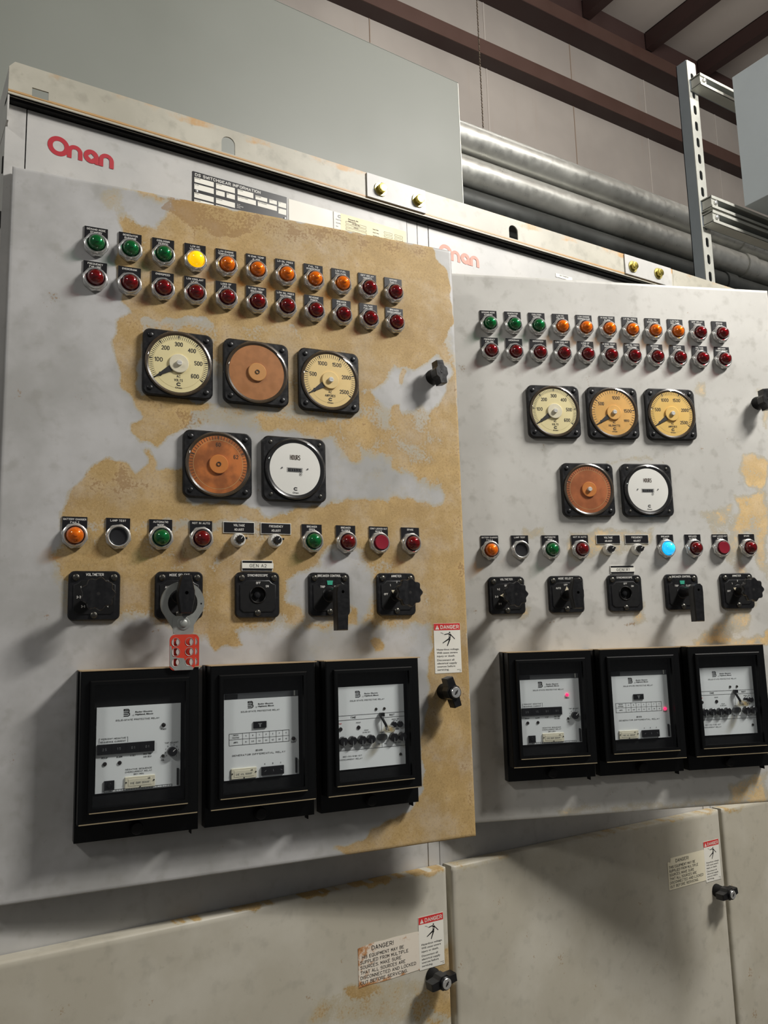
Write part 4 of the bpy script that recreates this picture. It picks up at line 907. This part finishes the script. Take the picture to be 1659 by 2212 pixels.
def face2(b, on):
    P = lambda x, y: (x*PW, -y*PH); T = lambda s, x, y, h=.0022, w=None, al='C', m=INK: b.text(s, *P(x, y), .0003, h, m, w=w, al=al, bold=.02)
    head(b, .075); 
    x, z = P(.47, .335); b.box(x-.0100, x+.0100, z-.0048, z+.0048, 0, .002, LEG); b.poly(RECT(x-.003, z+.0010, x+.003, z+.0022), .0022, WHITED); b.poly(RECT(x-.0012, z-.0032, x+.0012, z+.001), .0022, WHITED)
    x0, z0 = P(.065, .575); x1, z1 = P(.87, .425); zm = (z0+z1)/2; outline(b, x0, x1, z0, z1, .0005, .0003, INK); b.poly(RECT(x0, zm-.0002, x1, zm+.0002), .0003, INK)
    xc = x0+.0205; cw = (x1-xc)/7
    for i in range(7):
        b.poly(RECT(xc+cw*i-.0002, z0, xc+cw*i+.0002, z1), .0003, INK); b.text('ABCDEFG'[i], xc+cw*(i+.5), (z1+zm)/2, .0003, .0021, INK); b.text(('0.1', '0.15', '0.2', '0.4', '0.5', '0.8', '1.6')[i], xc+cw*(i+.5), (z0+zm)/2, .0003, .0021, INK)
    b.text('SWITCH', x0+.010, (z1+zm)/2+.0018, .0003, .0021, INK); b.text('POSITION', x0+.010, (z1+zm)/2-.0018, .0003, .0021, INK); b.text('AMPS', x0+.010, (z0+zm)/2, .0003, .0023, INK)
    T('POWER', .925, .590, .0020); T('BE1-87G', .46, .655, .0025); T('GENERATOR DIFFERENTIAL RELAY', .46, .700, .0024, .082)
    for i, c in enumerate('ABC'): T(c, .535+.107*i, .835, .0022)
    x0, z0 = P(.485, .975); x1, z1 = P(.785, .868); b.box(x0, x1, z0, z1, 0, .003, LEG)
    for i in range(3):
        X, Z = P(.535+.107*i, .92); b.lathe([(.0030, .003), (.0024, .002)], BLACKM, X, Z, 14); b.poly([(X+p, Z+q) for p, q in rotpts(RECT(-.0016, -.0003, .0016, .0003), .7+i)], .0032, WHITED)
    tagp(b, *P(.255, .925), .0385, .0150, 'G1E A1L B0N1F')
    x, z = P(.955, .885); b.box(x-.0012, x+.0012, z-.0110, z+.0110, 0, .0035, LEG)
def face3(b, on):
    P = lambda x, y: (x*PW, -y*PH3); T = lambda s, x, y, h=.0021, w=None, al='C', m=WHITED2: b.text(s, *P(x, y), .0003, h, m, w=w, al=al, bold=.02)
    head(b, .105, .30, WHITED2, 'SOLID STATE PROTECTIVE RELAY')
    for x in (.57, .695): b.lathe([(.0023, 0), (.002, .0012), (.001, .0013)], DARKS, *P(x, .295), k=14)
    H = lambda y, x0=0., x1=1.: b.poly(RECT(x0*PW, -y*PH3-.00025, x1*PW, -y*PH3+.00025), .0003, INK)
    H(.350); H(.405); H(.770, .0, 1.); H(.815, 0, .0)
    T('TIME', .225, .378, .0031, .0095, m=INK); T('INST', .81, .378, .0031, .0090, m=INK); b.poly(RECT(.645*PW-.0002, -.77*PH3, .645*PW+.0002, -.35*PH3), .0003, INK)
    T('PICKUP', .30, .445, .0020); b.lathe([(.0031, 0), (.003, .001)], LEDOFF, *P(.30, .505), k=18)
    T('TRIP', .035, .445, .0019, m=REDB); b.lathe([(.0031, 0), (.003, .001)], LEDOFF, *P(.035, .51), k=18)
    T('PICKUP', .415, .545, .0019); T('(0.5 MIN. SET)', .415, .570, .0018); T('MANUAL TRIP', .86, .435, .0018); T('TIME  INST', .86, .455, .0015)
    for x in (.83, .925): b.lathe([(.0049, 0), (.0048, .003), (.0040, .0036)], LEG, *P(x, .500), k=22)
    T('PICKUP', .88, .560, .0018)
    for x in (.06, .195, .335, .470, .815, .950):
        cx, cz = P(x, .655); b.lathe([(.0070, 0), (.0068, .006), (.0058, .0068)], LEG, cx, cz, 26); b.poly([(cx-.0003, cz), (cx+.0003, cz), (cx+.0008, cz-.0068), (cx-.0008, cz-.0068)], .0070, WHITED)
    cx, cz = P(.645, .645); b.prism(RR(.0180, .0100, .0049, cx, cz), 0, .003, DARKG)
    T('RESET', .645, .585, .0019)
    for s, x in (('TENTHS', .06), ('CURVE', .19), ('UNITS + TENTHS', .40), ('TIME', .60), ('INST', .70), ('TENS + UNITS', .88)): T(s, x, .728, .0018)
    T('BE1-50/51B-107', .20, .845, .0021, .032); T('OVERCURRENT RELAY', .175, .880, .0021, .040)
    b.lathe([(.0024, 0), (.002, .0012), (.001, .0013)], DARKS, *P(.925, .875), k=14)
WHITED2 = plain('faint_print', (74, 76, 78), .5); DARKG = plain('grey_button', (78, 80, 82), .4)
PH3 = .1260
RU = (.1045, .2832, .4635); 
def relay(k, j, label):
    t = dev('protective_relay', k, RU[j], -.0655, label, 'protective relay', 'black protective relays along the bottom of the %s door' % SIDE[k])
    W, H = .1690, .2320
    def case(b):
        b.box(0, W, -H, 0, .0003, .0200, BLACKG); b.box(.0005, W-.0005, -.0008, .0006, .0005, .0440, DUST)
        b.box(W-.010, W-.0088, -H-.006, -H+.010, .004, .018, BLACKM)
    part('case', 'rcase', t, case)
    def cover(b):
        o = RECT(.0020, -.2045, .1640, -.0008); o2 = RECT(.0035, -.2030, .1625, -.0023)
        h1 = RECT(.0140, -.1900, .1500, -.0140)
        b.walls(o, .0200, .0435, BLACKG); b.walls(o, .0435, .0450, BLACKG, loop1=o2); b.face(o2, [h1], .0450, BLACKG)
        r = RECT(.0140, -.1900, .1500, -.0140); r2 = RECT(.0155, -.1885, .1485, -.0155); ri = RECT(.0200, -.1838, .1440, -.0200)
        b.walls(r, .0440, .0490, BLACKG); b.walls(r, .0490, .0505, BLACKG, loop1=r2); b.face(r2, [ri], .0505, BLACKG); b.walls(ri, .0340, .0505, BLACKG, True)
        b.box(.0035, .1625, -.2047, -.2035, .0420, .0456, LIPLIT); b.box(.0160, .1480, -.1900, -.1889, .0480, .0510, LIPLIT)
        b.face(ri, (), .0338, BLACKM)
        b.box(.0022, .1638, -.0009, .0004, .0400, .0455, DUST)
    part('cover', 'rcov', t, cover)
    b = MB(); on = k == 1
    if j == 2:
        b.box(0, PW, -PH3, 0, -.001, 0, PANELW); face3(b, on)
    else:
        b.box(0, PW, -PH, 0, -.001, 0, PANELW); (face1, face2)[j](b, on)
    f = b.build('face_panel', t); f.location = (.0245, -.0358, -.0512 if j < 2 else -.0418)
    if j < 2:
        b = MB(); x, y = ((.79, .255), (.925, .545))[j]; b.lathe([(.0030, 0), (.0028, .0020), (.0012, .0028)], LEDON if on else LEDOFF, x*PW, -y*PH, 18); b.build('power_light', f)
        if (k, j) != (0, 0):
            b = MB(); b.box(.0245, .0245+PW, -.0512, -.0425, .0340, .0352, DARKG); b.box(.1330, .1350, -.0500, -.0425, .0352, .0362, STEELL); b.box(.0265, .045, -.0500, -.0430, .0352, .0360, BLACK); b.build('inner_bracket', t)
    else:
        b = MB(); X = .0245+.645*PW; Z = -.0418
        b.tube([(X, Z-.046, .0385), (X-.002, Z-.050, .0420), (X+.004, Z-.062, .0440), (X+.0055, Z-.070, .0445)], .0022, BLACK)
        b.box(X-.0040, X+.0030, Z-.049, Z-.043, .037, .043, BLACK)
        b.build('reset_lever', t)
        b = MB(); b.lathe([(.0062, .0400), (.0062, .0560), (.0045, .0600), (.0020, .0610)], KNOBC, X+.0080, Z-.0680, 24); b.lathe([(.0032, .0400), (.0032, .0540)], IVORY, X+.0080, Z-.0680, 16); b.build('reset_knob', t)
    def win(b): b.add([(.0202, -.1836, .0478), (.1438, -.1836, .0478), (.1438, -.0202, .0478), (.0202, -.0202, .0478)], [(0, 1, 2, 3)], PANE, False)
    part('window', 'rwin', t, win)
    def th(b):
        b.lathe([(.0085, .020), (.0085, .0300), (.0075, .0320)], BLACKM, .0820, -.2195, 28)
    part('thumb_screw', 'rth', t, th)
RL = ('with thumbwheel switches and a TAP ADJUST knob', 'with a switch position table', 'with a row of round knobs and a clear reset knob')
for k in (0, 1):
    for j in range(3): relay(k, j, '%s black relay %s, %s door' % (('leftmost', 'middle', 'rightmost')[j], RL[j], SIDE[k]))
# ---- warning stickers
def falling(b, cx, cz, s, n):
    """pictogram of a figure thrown back by an electric shock"""
    def limb(p, q, w0, w1):
        d = Vector((q[0]-p[0], q[1]-p[1])).normalized(); nn = Vector((-d.y, d.x))
        b.poly([(cx+s*(p[0]-nn.x*w0), cz+s*(p[1]-nn.y*w0)), (cx+s*(q[0]-nn.x*w1), cz+s*(q[1]-nn.y*w1)), (cx+s*(q[0]+nn.x*w1), cz+s*(q[1]+nn.y*w1)), (cx+s*(p[0]+nn.x*w0), cz+s*(p[1]+nn.y*w0))], n, INK)
    b.poly(CIRC(.075*s, cx+.14*s, cz+.60*s, 18), n, INK)
    limb((.10, .50), (-.42, .42), .045, .04); limb((.16, .48), (.66, .0), .045, .04)
    limb((.16, .47), (.12, .08), .13, .085); limb((.10, .06), (-.62, -.34), .075, .035); limb((.16, .06), (-.16, -.62), .075, .045)
    limb((-.50, .45), (-.62, .58), .015, .015); limb((-.62, .56), (-.80, .60), .015, .02)
    b.poly([(cx+s*x, cz+s*z) for x, z in ((.06, .36), (.18, .30), (.13, .27), (.2, .2), (.02, .29), (.09, .31))], n+.00005, STICK)
def danger(parent_world, rz, label):
    t = tag(empty('danger_sticker', parent_world, rz), label, 'warning sticker', 'red and white danger stickers')
    W, H = .0525, .0850; b = MB()
    b.box(0, W, -H, 0, .0001, .0005, STICK); b.poly(RECT(.0004, -.0120, W-.0004, -.0004), .0006, REDB)
    b.poly([(.0032, -.0105), (.0108, -.0105), (.0070, -.0032)], .0007, STICK); b.poly(RECT(.0067, -.0085, .0073, -.0055), .0008, REDB); b.poly(CIRC(.0004, .0070, -.0096, 8), .0008, REDB)
    b.text('DANGER', .0315, -.0066, .0007, .0066, STICK, w=.0365, bold=.03)
    falling(b, .0285, -.0275, .0190, .0006)
    for i, s in enumerate(('Hazardous voltage.', 'Will cause severe', 'injury or death.')): b.text(s, .0048, -.0448-.0056*i, .0006, .0031, INK, w=(.0440, .0405, .0355)[i], al='L', bold=.015)
    for i, s in enumerate(('Disconnect all', 'electrical supply', 'sources before', 'servicing.')): b.text(s, .0048, -.0628-.0054*i, .0006, .0031, INK, w=(.0335, .0385, .0350, .0225)[i], al='L', bold=.015)
    b.text('98-5387-03', W-.0020, -.0800, .0006, .0012, INK, al='R'); b.text('4/93', W-.0020, -.0825, .0006, .0012, INK, al='R')
    b.build('sticker_face', t)
danger(dworld(0, .6822, -.0103), -TH[0], 'red and white DANGER sticker with falling figure on the rust-stained upper left door')
danger((.6920, -.0264, -.5105+Z0), 0, 'red and white DANGER sticker beside the rusty notice on the left lower door')
danger((1.4545, -.0264, -.4990+Z0), 0, 'red and white DANGER sticker beside the cream notice on the right lower door')
def notice(loc, label, first, rusty):
    t = tag(empty('danger_notice', loc), label, 'warning notice', 'cream danger notices on the lower doors')
    W, H = .1210, .0640; b = MB()
    if rusty: o = [(0, -H), (.02, -H+.001), (.05, -H), (W, -H+.002), (W, -.001), (W-.012, -.0005), (.07, 0), (.05, -.0008), (.03, 0), (0, -.0035)]
    else: o = [(0, -H), (W, -H), (W, 0), (.0105, -.0005), (.0100, -.0050), (.0085, -.0090), (.0045, -.0075), (0, -.0085)]
    b.prism(o, .0001, .0004, RUSTY if rusty else STICKC)
    b.text('DANGER!', .0475, -.0080, .0005, .0072, INK, w=.0430, bold=.015)
    L = [(first+' EQUIPMENT MAY BE', .0825 if first == 'HIS' else .0860), ('SUPPLIED FROM MULTIPLE', .0945), ('SOURCES. MAKE SURE', .0800), ('THAT ALL SOURCES ARE', .0880), ('DISCONNECTED AND LOCKED', .1095), ('OUT BEFORE SERVICING.', .0920)]
    for i, (s, w) in enumerate(L): b.text(s, .0075 if (i == 0 and first == 'HIS') else .0040, -.0188-.0078*i, .0005, .0054, INK, w=w, al='L', bold=.02)
    b.build('notice_face', t)
def rustymat():
    m, nt, b = newmat('rusty_notice')
    tc = N(nt, 'ShaderNodeTexCoord'); v = tc.outputs['Object']; sx = N(nt, 'ShaderNodeSeparateXYZ'); nt.links.new(v, sx.inputs[0])
    nz = noise(nt, v, 60, 6, .65)
    a = mrange(nt, sx.outputs[0], 0, .045, .42, 0, False); c_ = mrange(nt, sx.outputs[2], -.034, -.004, 0, .26, False)
    e = mrange(nt, sx.outputs[2], -.064, -.054, .2, 0, False)
    s = mth(nt, 'ADD', mth(nt, 'ADD', mth(nt, 'MULTIPLY', a, mth(nt, 'ADD', c_, .45)), e), nz)
    c = mixc(nt, mrange(nt, s, .60, .78), (228, 218, 202), (188, 134, 84)); c = mixc(nt, mrange(nt, s, .76, .90), c, (124, 66, 30))
    nt.links.new(c, b.inputs['Base Color']); b.inputs['Roughness'].default_value = .6
    return m
RUSTY = rustymat()
notice((.5715, -.0264, -.5315+Z0), 'rust-spotted cream DANGER notice about multiple sources on the left lower door', 'HIS', True)
notice((1.3335, -.0264, -.5150+Z0), 'clean cream DANGER notice about multiple sources on the right lower door', 'THIS', False)
# ------------------------------------------------------------------ things above and behind
# big flat grey enclosure behind the left cabinet
t = tag(empty('sheet_metal_enclosure', (1.3815, .62, Z0+.861), radians(2.25)), 'large flat grey sheet-metal enclosure rising behind the left cabinet', 'metal enclosure')
b = MB(); b.box(-3.2, 0, 0, .860, -.075, 0, PAINT_G)
b.box(-3.2, .001, .8595, .8605, -.076, .0008, PAINT_G)
b.build('shell', t)
b = MB(); b.box(-.0020, .0006, 0, .858, -.02, .0008, STEELL); b.build('edge_fold', t)
def pipe(z, y, r, label, cx, x0=.9, m=None):
    t = tag(empty('conduit_pipe', (x0, y, z+Z0)), label, 'pipe', 'galvanised pipes above the cabinets')
    b = MB(); b.tube([(0, 0, 0), (7.5-x0, 0, 0)], r, m or STEEL, 40); b.build('pipe_run', t)
    if cx:
        b = MB(); L = .038; o = cx-x0
        b.tube([(o-L, 0, 0), (o-L+.003, 0, 0)], r+.003, m or STEEL, 40); b.tube([(o-L+.003, 0, 0), (o+L, 0, 0)], r+.0052, m or STEEL, 40); b.build('coupling', t)
STEEL2 = plain('shade_dark_galvanised', (62, 64, 62), .5, .4, var=.2, scale=30)  # galvanised steel darkened to paint in the shadow among the lower pipes
pipe(1.6725, .80, .0565, 'upper galvanised pipe running behind the slotted strut', 3.09)
pipe(1.5480, .80, .0565, 'middle galvanised pipe with the large coupling right of the slotted strut', 3.095)
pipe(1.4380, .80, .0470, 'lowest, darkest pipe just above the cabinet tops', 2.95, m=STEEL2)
# dark cable tray behind the pipes
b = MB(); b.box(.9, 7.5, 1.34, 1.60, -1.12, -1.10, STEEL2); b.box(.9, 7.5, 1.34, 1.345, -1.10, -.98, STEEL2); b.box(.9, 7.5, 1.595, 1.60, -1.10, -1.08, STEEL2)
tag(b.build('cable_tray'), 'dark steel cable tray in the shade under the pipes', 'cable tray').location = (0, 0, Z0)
# slotted upright strut standing on the cabinet tops
t = tag(empty('slotted_strut', (2.0635, .25, Z0+.80)), 'upright slotted galvanised strut standing behind the cabinets and before the pipes', 'strut')
b = MB(); w = .0222; top = 1.010
slots = [OBR(.0150, .0335, 0, .951-.0573*i) for i in range(17)]
b.prism([(-w, 0), (w, 0), (w, top-.004), (w-.004, top), (-w+.004, top), (-w, top-.004)], -.0025, 0, STEELL, holes=slots, back=True)
b.build('slotted_face', t)
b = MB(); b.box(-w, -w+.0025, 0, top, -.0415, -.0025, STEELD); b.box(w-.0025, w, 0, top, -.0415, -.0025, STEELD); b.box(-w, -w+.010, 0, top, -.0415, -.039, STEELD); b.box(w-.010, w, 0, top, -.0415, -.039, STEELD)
b.build('side_walls', t)
def hstrut(z, x0, x1, y, label, slotted=False):
    """horizontal channel, open side to the front"""
    t = tag(empty('support_channel', (x0, y, z+Z0)), label, 'strut', 'horizontal support channels')
    b = MB(); L = x1-x0; h = .0205
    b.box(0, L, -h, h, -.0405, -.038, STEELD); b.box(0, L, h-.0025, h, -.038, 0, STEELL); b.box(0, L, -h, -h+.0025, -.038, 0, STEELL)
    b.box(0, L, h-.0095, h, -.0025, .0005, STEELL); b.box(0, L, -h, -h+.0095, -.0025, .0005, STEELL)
    b.build('channel', t)
    b = MB(); b.box(.002, .034, -.014, .014, -.036, -.003, STEELL); b.lathe([(.0070, -.003), (.0070, .003), (.0055, .004)], CHROME, .020, 0, 18); b.build('end_bracket', t)
hstrut(1.7190, 2.047, 2.30, .2095, 'short top support channel between the upright strut and the blue-grey box')
hstrut(1.2950, 2.047, 3.4, .2095, 'upper of the two lower support channels right of the upright strut')
hstrut(1.2460, 2.047, 3.4, .2095, 'lower of the two lower support channels right of the upright strut')
t = tag(empty('wall_box', (2.1560, .1690, Z0+1.285)), 'large blue-grey metal box carried by the support channels at the top right', 'metal box')
b = MB(); b.plate(.70, .450, .002, 0, .42, .001, PAINT_X, .35, .226, back=True); b.build('box_body', t)
b = MB()
for k_ in range(44): b.tube([(0, -.0125*k_, .0), (.0022*(k_ % 2), -.0125*k_-.0105, .0022*((k_+1) % 2))], .0022, CHAIN, 6)
t = tag(b.build('hanging_chain'), 'thin dull chain hanging down in front of the wall to the upper pipe', 'chain'); t.location = (1.63, .80, Z0+2.285)
# ------------------------------------------------------------------ light
def area(name, loc, size, sy, power, aim, col=(1, .97, .92)):
    l = bpy.data.lights.new(name, 'AREA'); l.shape = 'RECTANGLE'; l.size = size; l.size_y = sy; l.energy = power; l.color = col
    o = bpy.data.objects.new(name, l); COL.objects.link(o); o.location = loc
    o.rotation_euler = (Vector(aim)-Vector(loc)).to_track_quat('-Z', 'Y').to_euler(); return o
for L in LIGHTS: area(*L)
w = bpy.data.worlds.new('world'); SC.world = w; w.use_nodes = True
w.node_tree.nodes['Background'].inputs[0].default_value = (.95, .97, 1, 1); w.node_tree.nodes['Background'].inputs[1].default_value = WORLD
SC.view_settings.view_transform = 'Standard'; SC.view_settings.look = 'None'; SC.view_settings.gamma = 1; SC.view_settings.exposure = EXPO
SC.view_settings.use_curve_mapping = False
SC.cycles.max_bounces = 8; SC.cycles.transparent_max_bounces = 12; SC.cycles.caustics_reflective = False; SC.cycles.caustics_refractive = False
bpy.context.view_layer.update()
